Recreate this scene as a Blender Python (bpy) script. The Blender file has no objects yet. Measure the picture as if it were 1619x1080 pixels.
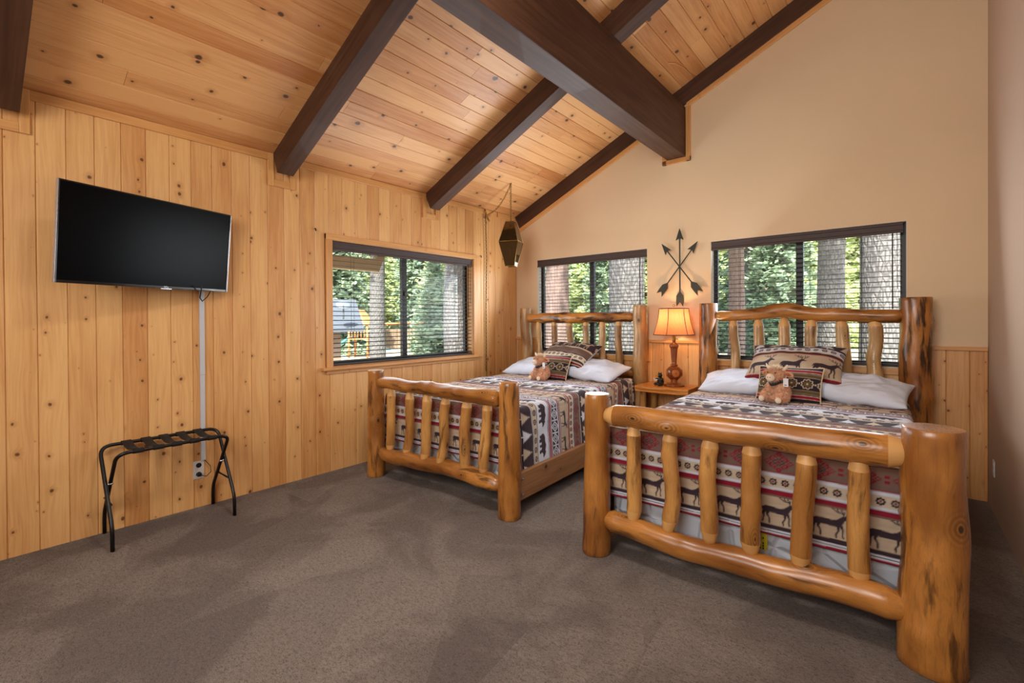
import bpy, bmesh, math, random
import numpy as np
from mathutils import Matrix, Vector, noise
random.seed(7)
SC = bpy.context.scene
COL = SC.collection
PI = math.pi

# ------------------------------------------------------------------ camera
FPX, SYP = 737.77, 510.63
_a, _b, _c = math.radians(39.664), math.radians(-.347), math.radians(-.359)
FW = Vector((-math.sin(_a)*math.cos(_b), math.cos(_a)*math.cos(_b), math.sin(_b)))
_rt = Vector((math.cos(_a), math.sin(_a), 0)); _up = _rt.cross(FW)
RT = _rt*math.cos(_c)+_up*math.sin(_c); UP = -_rt*math.sin(_c)+_up*math.cos(_c)
CAMP = Vector((4.08, -5.029, 1.4))
cd = bpy.data.cameras.new('camera'); cam = bpy.data.objects.new('camera', cd); COL.objects.link(cam)
cam.matrix_world = Matrix(((RT.x, UP.x, -FW.x, CAMP.x), (RT.y, UP.y, -FW.y, CAMP.y), (RT.z, UP.z, -FW.z, CAMP.z), (0, 0, 0, 1)))
cd.sensor_width = 36; cd.sensor_fit = 'HORIZONTAL'; cd.lens = FPX/1619*36
cd.shift_y = (SYP-540)/1619; cd.clip_start = .02; cd.clip_end = 400
SC.camera = cam

# ------------------------------------------------------------------ world, sun, lights, exposure
w = bpy.data.worlds.new('sky'); SC.world = w; w.use_nodes = True
nt = w.node_tree; bg = nt.nodes['Background']
sky = nt.nodes.new('ShaderNodeTexSky'); sky.sky_type = 'NISHITA'; sky.sun_disc = False
sky.sun_elevation = math.radians(50); sky.sun_rotation = math.radians(140); sky.air_density = 1.0; sky.dust_density = 2.0
nt.links.new(sky.outputs[0], bg.inputs[0]); bg.inputs[1].default_value = 0.85
def light(name, kind, loc, target, energy, color, size=1, sizey=None, shape='RECTANGLE'):
    l = bpy.data.lights.new(name, kind); o = bpy.data.objects.new(name, l); COL.objects.link(o)
    o.location = loc; l.energy = energy; l.color = color
    if kind == 'AREA':
        l.shape = shape; l.size = size
        if shape == 'RECTANGLE': l.size_y = sizey or size
    if target is not None:
        d = Vector(target)-Vector(loc); o.rotation_euler = d.to_track_quat('-Z', 'Y').to_euler()
    return o
sun = light('sun', 'SUN', (10, -10, 20), (0, 4, 0), 20.0, (1, .93, .82)); sun.data.angle = math.radians(1)
# daylight that the windows let in, a ceiling light above the frame and an added soft fill behind the camera
light('ceiling_light', 'AREA', (2.75, -3.9, 3.45), (1.0, -3.6, 0), 44, (1, .93, .84), .6, shape='DISK')
light('rear_fill', 'AREA', (3.1, -6.7, 2.5), (2.4, -1.0, 2.7), 112, (1, .97, .93), 2.4, 1.6)
light('window_daylight', 'AREA', (3.36, -.30, 1.62), (2.6, -3.0, 2.6), 30, (.84, .93, 1), 1.4, 1.0)
light('window_daylight', 'AREA', (1.12, -.30, 1.62), (1.2, -3.0, 2.6), 30, (.84, .93, 1), 1.4, 1.0)
light('window_daylight', 'AREA', (.10, -1.8, 1.6), (3.0, -2.0, 1.9), 22, (.93, .97, 1), 1.8, 1.0)
SC.view_settings.view_transform = 'Standard'; SC.view_settings.look = 'None'
SC.view_settings.gamma = 1; SC.view_settings.use_curve_mapping = False
SC.view_settings.exposure = 0.0
SC.cycles.use_denoising = True
SC.cycles.max_bounces = 8; SC.cycles.diffuse_bounces = 5; SC.cycles.transparent_max_bounces = 16
SC.cycles.sample_clamp_indirect = 6.0

# ------------------------------------------------------------------ helpers
def srgb(r, g, b):
    f = lambda c: (c/255/12.92 if c/255 <= .04045 else ((c/255+.055)/1.055)**2.4)
    return (f(r), f(g), f(b), 1)
def tag(o, label=None, cat=None, group=None, kind=None):
    if label: o['label'] = label
    if cat: o['category'] = cat
    if group: o['group'] = group
    if kind: o['kind'] = kind
    return o
def MW(o):
    m = o.matrix_parent_inverse @ o.matrix_basis if o.parent else o.matrix_basis
    return MW(o.parent) @ m if o.parent else m
def link(name, me, parent=None, mat=None, M=None, world=True):
    """M: matrix of the object, in world space (or in parent space when world=False)"""
    o = bpy.data.objects.new(name, me); COL.objects.link(o)
    if mat is not None and not me.materials:
        for m in (mat if isinstance(mat, (list, tuple)) else [mat]): me.materials.append(m)
    if M is not None: o.matrix_basis = M
    if parent is not None:
        o.parent = parent
        if world: o.matrix_parent_inverse = MW(parent).inverted()
    return o
def empty(name, loc, rz=0):
    o = bpy.data.objects.new(name, None); COL.objects.link(o); o.empty_display_size = .1
    o.matrix_basis = Matrix.Translation(loc) @ Matrix.Rotation(rz, 4, 'Z')
    return o
def thing(name, loc, label, cat, group=None, rz=0):
    return tag(empty(name, loc, rz), label, cat, group)
def mesh(vs, fs, smooth=False, name='m'):
    me = bpy.data.meshes.new(name); me.from_pydata([tuple(v) for v in vs], [], fs); me.update()
    if smooth: me.polygons.foreach_set('use_smooth', [True]*len(me.polygons))
    return me
def bm_mesh(bm, smooth=False):
    me = bpy.data.meshes.new('m'); bm.to_mesh(me); bm.free()
    if smooth: me.polygons.foreach_set('use_smooth', [True]*len(me.polygons))
    return me
def box_bm(bm, x0, x1, y0, y1, z0, z1, bev=0, M=None):
    r = bmesh.ops.create_cube(bm, size=1); vs = r['verts']
    for v in vs: v.co = Vector((x0+(v.co.x+.5)*(x1-x0), y0+(v.co.y+.5)*(y1-y0), z0+(v.co.z+.5)*(z1-z0)))
    if bev:
        es = list({e for v in vs for e in v.link_edges})
        g = bmesh.ops.bevel(bm, geom=es, offset=bev, segments=2, affect='EDGES', profile=.6)
        vs = list({v for f in g['faces'] for v in f.verts} | {v for v in vs if v.is_valid})
    if M is not None: bmesh.ops.transform(bm, matrix=M, verts=[v for v in vs if v.is_valid])
def box(name, x0, x1, y0, y1, z0, z1, mat, parent=None, bev=0, M=None, world=True):
    bm = bmesh.new(); box_bm(bm, x0, x1, y0, y1, z0, z1, bev)
    return link(name, bm_mesh(bm), parent, mat, M, world)
def frame(zdir, ydir=None, loc=(0, 0, 0)):
    z = Vector(zdir).normalized(); y = Vector(ydir) if ydir is not None else (Vector((0, 1, 0)) if abs(z.y) < .9 else Vector((1, 0, 0)))
    x = y.cross(z).normalized(); y = z.cross(x)
    return Matrix(((x.x, y.x, z.x, loc[0]), (x.y, y.y, z.y, loc[1]), (x.z, y.z, z.z, loc[2]), (0, 0, 0, 1)))
def lathe(prof, n=32, sx=1, sy=1):
    vs = []; fs = []
    for r, z in prof:
        for i in range(n):
            a = 2*PI*i/n; vs.append((r*math.cos(a)*sx, r*math.sin(a)*sy, z))
    for j in range(len(prof)-1):
        for i in range(n):
            k = (i+1) % n; fs.append((j*n+i, j*n+k, (j+1)*n+k, (j+1)*n+i))
    fs.append(tuple(range(n-1, -1, -1))); fs.append(tuple(range((len(prof)-1)*n, len(prof)*n)))
    return vs, fs
def tube_data(path, r, n=8, closed=False):
    P = [Vector(p) for p in path]; vs = []; fs = []; N = len(P); up = None
    for i, p in enumerate(P):
        a = P[i-1] if (i > 0 or closed) else P[i]; b = P[(i+1) % N] if (i < N-1 or closed) else P[i]
        t = (b-a).normalized()
        if up is None: up = Vector((0, 0, 1)) if abs(t.z) < .9 else Vector((1, 0, 0))
        s = t.cross(up).normalized(); up = s.cross(t).normalized()
        rr = r[i] if isinstance(r, (list, tuple)) else r
        for k in range(n):
            an = 2*PI*k/n; vs.append(p+s*(rr*math.cos(an))+up*(rr*math.sin(an)))
    for i in range(N if closed else N-1):
        j = (i+1) % N
        for k in range(n):
            l = (k+1) % n; fs.append((i*n+k, i*n+l, j*n+l, j*n+k))
    if not closed: fs += [tuple(range(n-1, -1, -1)), tuple(range((N-1)*n, N*n))]
    return vs, fs
def tube(name, path, r, mat, parent=None, n=8, closed=False, world=True):
    return link(name, mesh(*tube_data(path, r, n, closed), smooth=True), parent, mat, None, world)
def rounded(pts, rad=.05, n=6):
    P = [Vector(p) for p in pts]; out = [P[0]]
    for i in range(1, len(P)-1):
        a = (P[i-1]-P[i]); b = (P[i+1]-P[i]); ra = min(rad, a.length*.45, b.length*.45)
        p0 = P[i]+a.normalized()*ra; p1 = P[i]+b.normalized()*ra
        for k in range(n+1):
            t = k/n; out.append(p0*(1-t)**2+P[i]*2*t*(1-t)+p1*t*t)
    out.append(P[-1]); return out
_pl = {}
def plank_mesh(wd, t, L, mat, c=.004, key=None):
    """length +Z from 0, width X centred, face at y=0, back at y=t"""
    k = (round(wd, 4), round(t, 4), round(L, 3), mat.name)
    if k not in _pl:
        cs = [(-wd/2, c), (-wd/2+c, 0), (wd/2-c, 0), (wd/2, c), (wd/2, t), (-wd/2, t)]
        vs = [(x, y, 0) for x, y in cs]+[(x, y, L) for x, y in cs]
        fs = [tuple(range(5, -1, -1)), tuple(range(6, 12))]+[(i, (i+1) % 6, 6+(i+1) % 6, 6+i) for i in range(6)]
        me = mesh(vs, fs); me.materials.append(mat); _pl[k] = me
    return _pl[k]

# ------------------------------------------------------------------ materials
class N:
    def __init__(s, name):
        s.m = bpy.data.materials.new(name); s.m.use_nodes = True; s.t = s.m.node_tree
        s.b = s.t.nodes['Principled BSDF']; s.out = s.t.nodes['Material Output']
    def n(s, typ, **k):
        x = s.t.nodes.new(typ)
        for a, v in k.items(): setattr(x, a, v)
        return x
    def l(s, a, b): s.t.links.new(a, b)
    def val(s, sock, v):
        if isinstance(v, bpy.types.NodeSocket): s.l(v, sock)
        else: sock.default_value = v
    def math(s, op, a, b=0.0, c=0.0, clamp=False):
        x = s.n('ShaderNodeMath', operation=op, use_clamp=clamp); s.val(x.inputs[0], a); s.val(x.inputs[1], b); s.val(x.inputs[2], c); return x.outputs[0]
    def vmath(s, op, a, b=(0, 0, 0)):
        x = s.n('ShaderNodeVectorMath', operation=op); s.val(x.inputs[0], a); s.val(x.inputs[1], b); return x.outputs[0]
    def mr(s, v, a, b, c=0., d=1., smooth=True):
        x = s.n('ShaderNodeMapRange'); x.interpolation_type = 'SMOOTHSTEP' if smooth else 'LINEAR'
        for i, q in enumerate((v, a, b, c, d)): s.val(x.inputs[i], q)
        return x.outputs[0]
    def mix(s, f, a, b, typ='MIX'):
        x = s.n('ShaderNodeMix', data_type='RGBA', blend_type=typ); s.val(x.inputs[0], f)
        s.val(x.inputs[6], a); s.val(x.inputs[7], b); return x.outputs[2]
    def noise(s, vec, scale, detail=3, rough=.5, dist=0.):
        x = s.n('ShaderNodeTexNoise'); s.l(vec, x.inputs['Vector']); x.inputs['Scale'].default_value = scale
        x.inputs['Detail'].default_value = detail; x.inputs['Roughness'].default_value = rough; x.inputs['Distortion'].default_value = dist
        return x.outputs[0]
    def voro(s, vec, scale, feature='F1'):
        x = s.n('ShaderNodeTexVoronoi', feature=feature); s.l(vec, x.inputs['Vector']); x.inputs['Scale'].default_value = scale
        return x
    def voro2(s, x_, y_, scale):
        cx = s.n('ShaderNodeCombineXYZ'); s.val(cx.inputs[0], x_); s.val(cx.inputs[1], y_)
        x = s.n('ShaderNodeTexVoronoi', voronoi_dimensions='2D'); s.l(cx.outputs[0], x.inputs['Vector']); x.inputs['Scale'].default_value = scale
        return x
    def bump(s, h, strength=.3, dist=.01):
        x = s.n('ShaderNodeBump'); s.l(h, x.inputs['Height']); x.inputs['Strength'].default_value = strength; x.inputs['Distance'].default_value = dist
        s.l(x.outputs[0], s.b.inputs['Normal'])
    def obj(s): return s.n('ShaderNodeTexCoord').outputs['Object']
    def rnd(s): return s.n('ShaderNodeObjectInfo').outputs['Random']
    def set(s, **k):
        for a, v in k.items(): s.val(s.b.inputs[a.replace('_', ' ')], v)
def plain(name, col, rough=.6, metal=0., bump=None, spec=.5, coat=0, vary=.06, **k):
    m = N(name); v = m.obj()
    c = m.mix(m.noise(v, k.get('vs', 12), 3), tuple(x*(1-vary) for x in col[:3])+(1,), tuple(min(1, x*(1+vary)) for x in col[:3])+(1,))
    m.set(Base_Color=c, Roughness=rough, Metallic=metal, Specular_IOR_Level=spec, Coat_Weight=coat)
    if bump: m.bump(m.noise(v, bump[0], 4), bump[1], bump[2] if len(bump) > 2 else .005)
    return m.m
def pine(name, light_, dark_, knot, scale=7.5, kr=.085, kill=.42, rough=.38, toneamt=.35, coat=.25, y0=0.0):
    m = N(name); o = m.obj(); r = m.rnd()
    off = m.n('ShaderNodeCombineXYZ')
    m.val(off.inputs[0], m.math('MULTIPLY', r, 31.7)); m.val(off.inputs[1], m.math('MULTIPLY', r, 17.3)); m.val(off.inputs[2], m.math('MULTIPLY', r, 91.1))
    v = m.vmath('ADD', o, off.outputs[0])
    fl = m.vmath('MULTIPLY', v, (1, y0, 1))
    # slightly warped so knots are not perfect discs
    wn = m.n('ShaderNodeTexNoise'); m.l(fl, wn.inputs['Vector']); wn.inputs['Scale'].default_value = 30
    fl2 = m.vmath('ADD', fl, m.vmath('MULTIPLY', m.vmath('SUBTRACT', wn.outputs['Color'], (.5, .5, .5)), (.012, 0, .012)))
    s2 = m.n('ShaderNodeSeparateXYZ'); m.l(fl2, s2.inputs[0]); vo = m.voro2(s2.outputs[0], m.math('MULTIPLY', s2.outputs[2], .8), scale); sep = m.n('ShaderNodeSeparateXYZ'); m.l(vo.outputs['Color'], sep.inputs[0])
    rad = m.math('MULTIPLY', m.math('POWER', m.mr(sep.outputs[0], kill, 1, 0, 1, False), 1.7), kr); d = vo.outputs['Distance']
    has = m.math('GREATER_THAN', sep.outputs[0], kill+.04)
    kn = m.math('MULTIPLY', m.mr(d, m.math('MULTIPLY', rad, .55), m.math('ADD', rad, .012), 1, 0), has)
    halo = m.math('MULTIPLY', m.mr(d, rad, m.math('ADD', m.math('MULTIPLY', rad, 3), .05), 1, 0), has)
    sx = m.n('ShaderNodeSeparateXYZ'); m.l(v, sx.inputs[0])
    lf = m.noise(m.vmath('MULTIPLY', v, (3.5, 3.5, 1.1)), 1, 2)
    gx = m.math('ADD', m.math('MULTIPLY', sx.outputs[0], 1.0), m.math('ADD', m.math('MULTIPLY', lf, .10), m.math('MULTIPLY', halo, .02)))
    cb = m.n('ShaderNodeCombineXYZ'); m.l(gx, cb.inputs[0]); m.l(sx.outputs[1], cb.inputs[1]); m.l(m.math('MULTIPLY', sx.outputs[2], .035), cb.inputs[2])
    g1 = m.noise(cb.outputs[0], 75, 4, .6); g2 = m.noise(cb.outputs[0], 260, 2, .5)
    big = m.noise(m.vmath('MULTIPLY', v, (9, 9, 1.3)), 1, 3)
    f = m.math('ADD', m.math('MULTIPLY', m.mr(g1, .3, .75), .42), m.math('ADD', m.math('MULTIPLY', g2, .15), m.math('MULTIPLY', m.mr(big, .3, .75), .35)))
    tone = m.math('MULTIPLY', m.math('SUBTRACT', r, .5), toneamt)
    col = m.mix(m.math('ADD', f, tone, clamp=True), light_, dark_)
    col = m.mix(m.math('MULTIPLY', halo, .45), col, tuple(x*.75+y*.12 for x, y in zip(dark_[:3], light_[:3]))+(1,))
    col = m.mix(m.math('MULTIPLY', kn, .88), col, knot)
    m.set(Base_Color=col, Roughness=m.mr(g1, .2, .8, rough-.06, rough+.1), Coat_Weight=coat, Coat_Roughness=.25)
    m.bump(m.math('ADD', m.math('MULTIPLY', g1, .5), m.math('MULTIPLY', kn, .6)), .12, .002)
    return m.m
def logwood(name, light_, mid_, dark_, streak=.5, rough=.3):
    m = N(name); o = m.obj(); r = m.rnd()
    off = m.n('ShaderNodeCombineXYZ')
    for i, q in enumerate((11.3, 23.9, 57.7)): m.val(off.inputs[i], m.math('MULTIPLY', r, q))
    v = m.vmath('ADD', o, off.outputs[0])
    wv = m.n('ShaderNodeTexNoise'); m.l(m.vmath('MULTIPLY', v, (6, 6, 3)), wv.inputs['Vector']); wv.inputs['Scale'].default_value = 1
    v2 = m.vmath('ADD', v, m.vmath('MULTIPLY', m.vmath('SUBTRACT', wv.outputs['Color'], (.5, .5, .5)), (.07, .07, .0)))
    st = m.noise(m.vmath('MULTIPLY', v2, (18, 18, 2.6)), 1, 5, .6)
    fine = m.noise(m.vmath('MULTIPLY', v2, (110, 110, 6)), 1, 3, .6)
    blot = m.noise(m.vmath('MULTIPLY', v, (4.5, 4.5, 1.8)), 1, 3, .55)
    so = m.n('ShaderNodeSeparateXYZ'); m.l(o, so.inputs[0]); ang = m.math('MULTIPLY', m.math('ARCTAN2', so.outputs[1], so.outputs[0]), .085); s2 = m.n('ShaderNodeSeparateXYZ'); m.l(v2, s2.inputs[0]); vo = m.voro2(m.math('ADD', ang, m.math('MULTIPLY', r, 13.7)), m.math('MULTIPLY', s2.outputs[2], .7), 4.2); sep = m.n('ShaderNodeSeparateXYZ'); m.l(vo.outputs['Color'], sep.inputs[0])
    has = m.math('GREATER_THAN', sep.outputs[0], .5); d = vo.outputs['Distance']
    kr_ = m.mr(sep.outputs[1], 0, 1, .025, .085, False); kn = m.math('MULTIPLY', m.mr(d, m.math('MULTIPLY', kr_, .5), kr_, 1, 0), has)
    ring = m.math('MULTIPLY', m.math('MULTIPLY', m.math('ADD', m.math('SINE', m.math('MULTIPLY', d, 95)), 1), .5), m.math('MULTIPLY', m.mr(d, .06, .30, 1, 0), has))
    col = m.mix(m.mr(blot, .35, .65), light_, mid_)
    col = m.mix(m.math('MULTIPLY', m.mr(fine, .45, .75), .4), col, tuple(x*.6 for x in mid_[:3])+(1,))
    thr = .68-.22*streak
    col = m.mix(m.math('MULTIPLY', m.mr(st, thr, thr+.14), .45+.5*streak), col, dark_)
    col = m.mix(m.math('MULTIPLY', ring, .55), col, dark_)
    col = m.mix(m.math('MULTIPLY', kn, .85), col, tuple(x*.45 for x in dark_[:3])+(1,))
    m.set(Base_Color=col, Roughness=m.mr(fine, .3, .8, rough-.05, rough+.12), Coat_Weight=.4, Coat_Roughness=.28)
    m.bump(m.math('ADD', m.math('MULTIPLY', fine, .35), m.math('ADD', m.math('MULTIPLY', st, .8), kn)), .3, .004)
    return m.m
def drywall(name, col):
    m = N(name); v = m.obj()
    big = m.noise(v, 1.1, 3); c = m.mix(m.mr(big, .3, .7), tuple(x*.96 for x in col[:3])+(1,), col)
    m.set(Base_Color=c, Roughness=.85, Specular_IOR_Level=.2)
    m.bump(m.noise(v, 130, 4, .6), .35, .003)
    return m.m

M_WALL = pine('varnished_pine_boards', srgb(233, 183, 120), srgb(196, 132, 72), srgb(92, 48, 20), kr=.10, kill=.35, toneamt=.55)
M_CEIL = pine('ceiling_pine_planks', srgb(232, 176, 116), srgb(194, 126, 68), srgb(48, 24, 12), scale=5.2, kr=.125, kill=.4, toneamt=.95, rough=.45)
M_TRIM = pine('pine_trim', srgb(226, 170, 104), srgb(190, 126, 66), srgb(92, 48, 20), kr=.05, kill=.6, toneamt=.3)
M_STAND = pine('honey_pine', srgb(222, 150, 66), srgb(176, 100, 34), srgb(80, 38, 14), kr=.06, kill=.5)
M_RAIL = pine('bed_rail_pine', srgb(176, 128, 84), srgb(120, 78, 44), srgb(52, 30, 16), scale=4, kr=.07, kill=.3, toneamt=.2)
M_LOG = logwood('golden_log', srgb(192, 130, 60), srgb(138, 84, 32), srgb(56, 30, 12), .62)
M_LOGD = logwood('dark_streaked_log', srgb(196, 132, 62), srgb(142, 84, 34), srgb(40, 22, 12), .95)
M_SPIN = logwood('spindle_log', srgb(212, 158, 88), srgb(166, 112, 52), srgb(74, 42, 18), .6)
M_HEAD = logwood('weathered_log', srgb(206, 166, 112), srgb(152, 110, 66), srgb(64, 40, 24), .5)
M_CARVE = plain('carved_pale_wood', srgb(214, 164, 100), .45, bump=(60, .2))
M_BEAM = N('dark_stained_beam')
_v = M_BEAM.obj(); _s = M_BEAM.noise(M_BEAM.vmath('MULTIPLY', _v, (30, 30, 1.5)), 1, 4, .6); _b2 = M_BEAM.noise(_v, 2.2, 3)
_c1 = M_BEAM.mix(M_BEAM.mr(_s, .3, .75), srgb(62, 37, 24), srgb(84, 54, 37)); _c1 = M_BEAM.mix(M_BEAM.math('MULTIPLY', M_BEAM.mr(_b2, .45, .75), .3), _c1, srgb(98, 70, 52))
M_BEAM.set(Base_Color=_c1, Roughness=.55, Coat_Weight=.04, Specular_IOR_Level=.35); M_BEAM.bump(_s, .25, .003); M_BEAM = M_BEAM.m
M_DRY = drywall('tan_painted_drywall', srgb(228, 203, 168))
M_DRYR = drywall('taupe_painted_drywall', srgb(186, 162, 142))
M_JAMB = plain('white_painted_jamb', srgb(222, 214, 200), .6)
M_BLACKF = plain('dark_bronze_aluminium', srgb(36, 36, 38), .4, .3)
M_SLAT = plain('dark_brown_blind', srgb(66, 52, 50), .6)
M_CORD = plain('blind_cord', srgb(52, 42, 38), .7)
M_BLACK = plain('black_powder_coated_steel', srgb(16, 15, 15), .35, .2)
M_STRAP = plain('black_woven_strap', srgb(20, 17, 16), .8, bump=(300, .3))
M_WHITEP = plain('white_plastic', srgb(214, 212, 208), .4)
M_GREYP = plain('pale_grey_plastic', srgb(196, 196, 200), .45)
M_DARKP = plain('dark_plastic', srgb(24, 22, 22), .4)
M_TVF = plain('gloss_black_plastic', srgb(10, 10, 12), .12, 0, coat=.6)
M_SCREEN = plain('tv_screen', srgb(3, 3, 4), .22, spec=.08)
M_SILV = plain('silver_metal', srgb(190, 190, 195), .25, .9)
M_IRON = plain('dark_green_iron', srgb(58, 60, 54), .5, .5, bump=(60, .3))
M_BRASS = plain('aged_brass', srgb(150, 118, 62), .35, .9)
M_WHITEF = plain('white_cotton_blue_cast', srgb(212, 222, 240), .85, bump=(14, .25, .02))  # blue cast of the window light is put into the cotton colour
M_PIPE = plain('cream_piping', srgb(206, 186, 156), .9)
M_LAMPW = logwood('glossy_turned_wood', srgb(150, 78, 30), srgb(106, 48, 18), srgb(44, 18, 8), .4, .12)
M_LAMPD = plain('amber_wood_disc', srgb(190, 110, 44), .15, coat=.6)
M_SHTRIM = plain('dark_brown_shade_trim', srgb(72, 42, 30), .6)
M_FUR = plain('tan_plush_fur', srgb(220, 172, 138), .95, bump=(90, .6, .01), vary=.2)
M_FURL = plain('cream_plush', srgb(226, 206, 180), .95, bump=(90, .4, .01))
M_FURD = plain('rust_plush_ear', srgb(168, 96, 48), .95, bump=(90, .4, .01))
M_TAGM = plain('white_paper_tag', srgb(226, 226, 226), .6)
M_BEAR = plain('black_resin', srgb(26, 22, 18), .3, bump=(60, .5, .004))
M_BEARM = plain('ochre_resin', srgb(196, 140, 40), .4)
M_YEL = plain('yellow_tag', srgb(206, 196, 40), .6)

g = N('smoked_mirror_glass'); g.set(Base_Color=srgb(112, 88, 54), Roughness=.05, Metallic=.8, Alpha=.72, Specular_IOR_Level=.8); M_SMOKE = g.m
g = N('window_glass')
tr = g.n('ShaderNodeBsdfTransparent'); tr.inputs[0].default_value = (.96, .98, .97, 1); gl = g.n('ShaderNodeBsdfGlossy'); gl.inputs['Roughness'].default_value = .02
fr = g.n('ShaderNodeFresnel'); fr.inputs[0].default_value = 1.45; ms = g.n('ShaderNodeMixShader')
g.l(g.math('MULTIPLY', fr.outputs[0], .12), ms.inputs[0]); g.l(tr.outputs[0], ms.inputs[1]); g.l(gl.outputs[0], ms.inputs[2]); g.l(ms.outputs[0], g.out.inputs[0]); M_GLASS = g.m
g = N('lamp_shade_fabric'); vv = g.obj()
tl = g.n('ShaderNodeBsdfTranslucent'); di = g.n('ShaderNodeBsdfDiffuse'); ms = g.n('ShaderNodeMixShader'); ms.inputs[0].default_value = .62
wf = g.noise(g.vmath('MULTIPLY', vv, (120, 120, 6)), 1, 3); sc_ = g.mix(wf, srgb(176, 116, 84), srgb(200, 142, 104))
g.l(sc_, tl.inputs[0]); g.l(sc_, di.inputs[0]); g.l(di.outputs[0], ms.inputs[1]); g.l(tl.outputs[0], ms.inputs[2]); g.l(ms.outputs[0], g.out.inputs[0]); M_SHADE = g.m
g = N('lit_bulb'); g.set(Base_Color=(1, .8, .5, 1), Emission_Color=(1, .62, .28, 1), Emission_Strength=18); M_BULB = g.m
# carpet with nap tracks
g = N('taupe_carpet'); v = g.obj()
f3 = g.math('ADD', g.math('MULTIPLY', g.noise(g.vmath('MULTIPLY', v, (52, 105, 1)), 1, 6, .8, 1.4), .62), g.math('MULTIPLY', g.noise(g.vmath('MULTIPLY', v, (210, 340, 1)), 1, 3, .7), .4)); f1 = g.noise(v, 330, 3, .6); f2 = g.noise(v, 90, 3, .6); big = g.noise(v, 1.7, 4, .55, .6)
vo = g.voro(g.vmath('MULTIPLY', v, (1.3, .8, 1)), 1.5); sp = g.n('ShaderNodeSeparateXYZ'); g.l(vo.outputs['Color'], sp.inputs[0])
nap = g.math('ADD', g.math('MULTIPLY', g.mr(big, .42, .6), .6), g.math('MULTIPLY', sp.outputs[0], .4))
c = g.mix(nap, srgb(128, 114, 106), srgb(178, 165, 155)); c = g.mix(g.math('MULTIPLY', g.mr(f3, .47, .60), .85), c, srgb(80, 68, 61)); c = g.mix(g.math('MULTIPLY', g.mr(f2, .5, .75), .25), c, srgb(178, 160, 146))
g.set(Base_Color=c, Roughness=1, Specular_IOR_Level=.05, Sheen_Weight=.15); g.bump(g.math('ADD', f1, g.math('MULTIPLY', f3, -1.6)), .9, .014); M_CARPET = g.m
# box-spring cover with quilted hexagons
g = N('quilted_white_ticking'); v = g.obj(); vo = g.voro(v, 6.5, 'DISTANCE_TO_EDGE')
g.set(Base_Color=srgb(190, 196, 206), Roughness=.7); g.bump(g.mr(vo.outputs['Distance'], 0, .12), .8, .015); M_TICK = g.m
g = N('printed_fabric'); at = g.n('ShaderNodeAttribute'); at.attribute_name = 'print'
fn = g.noise(g.obj(), 420, 2); cc = g.mix(g.math('MULTIPLY', fn, .18), at.outputs['Color'], (.02, .015, .015, 1))
g.set(Base_Color=cc, Roughness=.9, Sheen_Weight=.08, Specular_IOR_Level=.2); g.bump(fn, .12, .002); M_PRINT = g.m
# outside
g = N('sunlit_forest_floor'); v = g.obj(); c = g.mix(g.mr(g.noise(v, .5, 5, .6), .35, .65), srgb(150, 130, 100), srgb(214, 200, 172)); g.set(Base_Color=c, Roughness=1); g.bump(g.noise(v, 3, 5), .5, .1); M_GROUND = g.m
g = N('grey_bark'); v = g.obj(); vo = g.voro(g.vmath('MULTIPLY', v, (14, 14, 5)), 1, 'DISTANCE_TO_EDGE'); nn = g.noise(g.vmath('MULTIPLY', v, (14, 14, 4)), 1, 5)
c = g.mix(g.mr(vo.outputs['Distance'], 0, .18), srgb(70, 68, 68), g.mix(nn, srgb(82, 80, 80), srgb(112, 110, 110))); g.set(Base_Color=c, Roughness=1); g.bump(g.mr(vo.outputs['Distance'], 0, .3), .6, .025); M_BARK = g.m
g = N('reddish_bark'); v = g.obj(); nn = g.noise(g.vmath('MULTIPLY', v, (14, 14, 3)), 1, 5); g.set(Base_Color=g.mix(nn, srgb(84, 68, 62), srgb(134, 114, 108)), Roughness=1); g.bump(nn, 1, .06); M_BARKR = g.m
def leaf(name, a, b):
    g = N(name); r = g.rnd(); nn = g.noise(g.obj(), 1.3, 3)
    g.set(Base_Color=g.mix(g.mr(nn, .3, .7), a, b), Roughness=.8, Specular_IOR_Level=.1)
    tl = g.n('ShaderNodeBsdfTranslucent'); g.l(g.mix(.5, a, b), tl.inputs[0]); ms = g.n('ShaderNodeMixShader'); ms.inputs[0].default_value = .35
    g.l(g.b.outputs[0], ms.inputs[1]); g.l(tl.outputs[0], ms.inputs[2]); g.l(ms.outputs[0], g.out.inputs[0]); return g.m
M_LEAF = leaf('green_needles', srgb(142, 158, 108), srgb(222, 230, 178)); M_LEAFD = leaf('blue_green_needles', srgb(100, 122, 106), srgb(168, 186, 156))
M_ROOF = plain('grey_roof_shingle', srgb(66, 72, 82), .9, bump=(20, .5)); M_SIDING = plain('grey_brown_siding', srgb(112, 96, 84), .9, bump=(12, .4))
M_CEDAR = plain('orange_cedar', srgb(206, 126, 76), .8); M_SLIDE = plain('teal_slide', srgb(70, 150, 160), .4)
M_SOFFIT = plain('weathered_soffit', srgb(170, 156, 134), .9, bump=(10, .3)); M_FENCE = plain('weathered_fence_board', srgb(126, 106, 88), .9)
M_DISH = plain('pale_grey_dish', srgb(84, 92, 102), .6)

# ------------------------------------------------------------------ room shell
W, CZ, SL = 4.60, 2.818, .455
YB = -7.0
TH = math.atan(SL)
ceilz = lambda x: CZ+SL*x
WL = (-2.808, -.802, .940, 2.211)      # casing of the left window: y0,y1,z0,z1
WLi = (-2.748, -.862, .975, 2.165)     # opening
W1 = (.355, 1.896, .982, 2.199); W2 = (2.585, 4.131, .982, 2.199)

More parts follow.
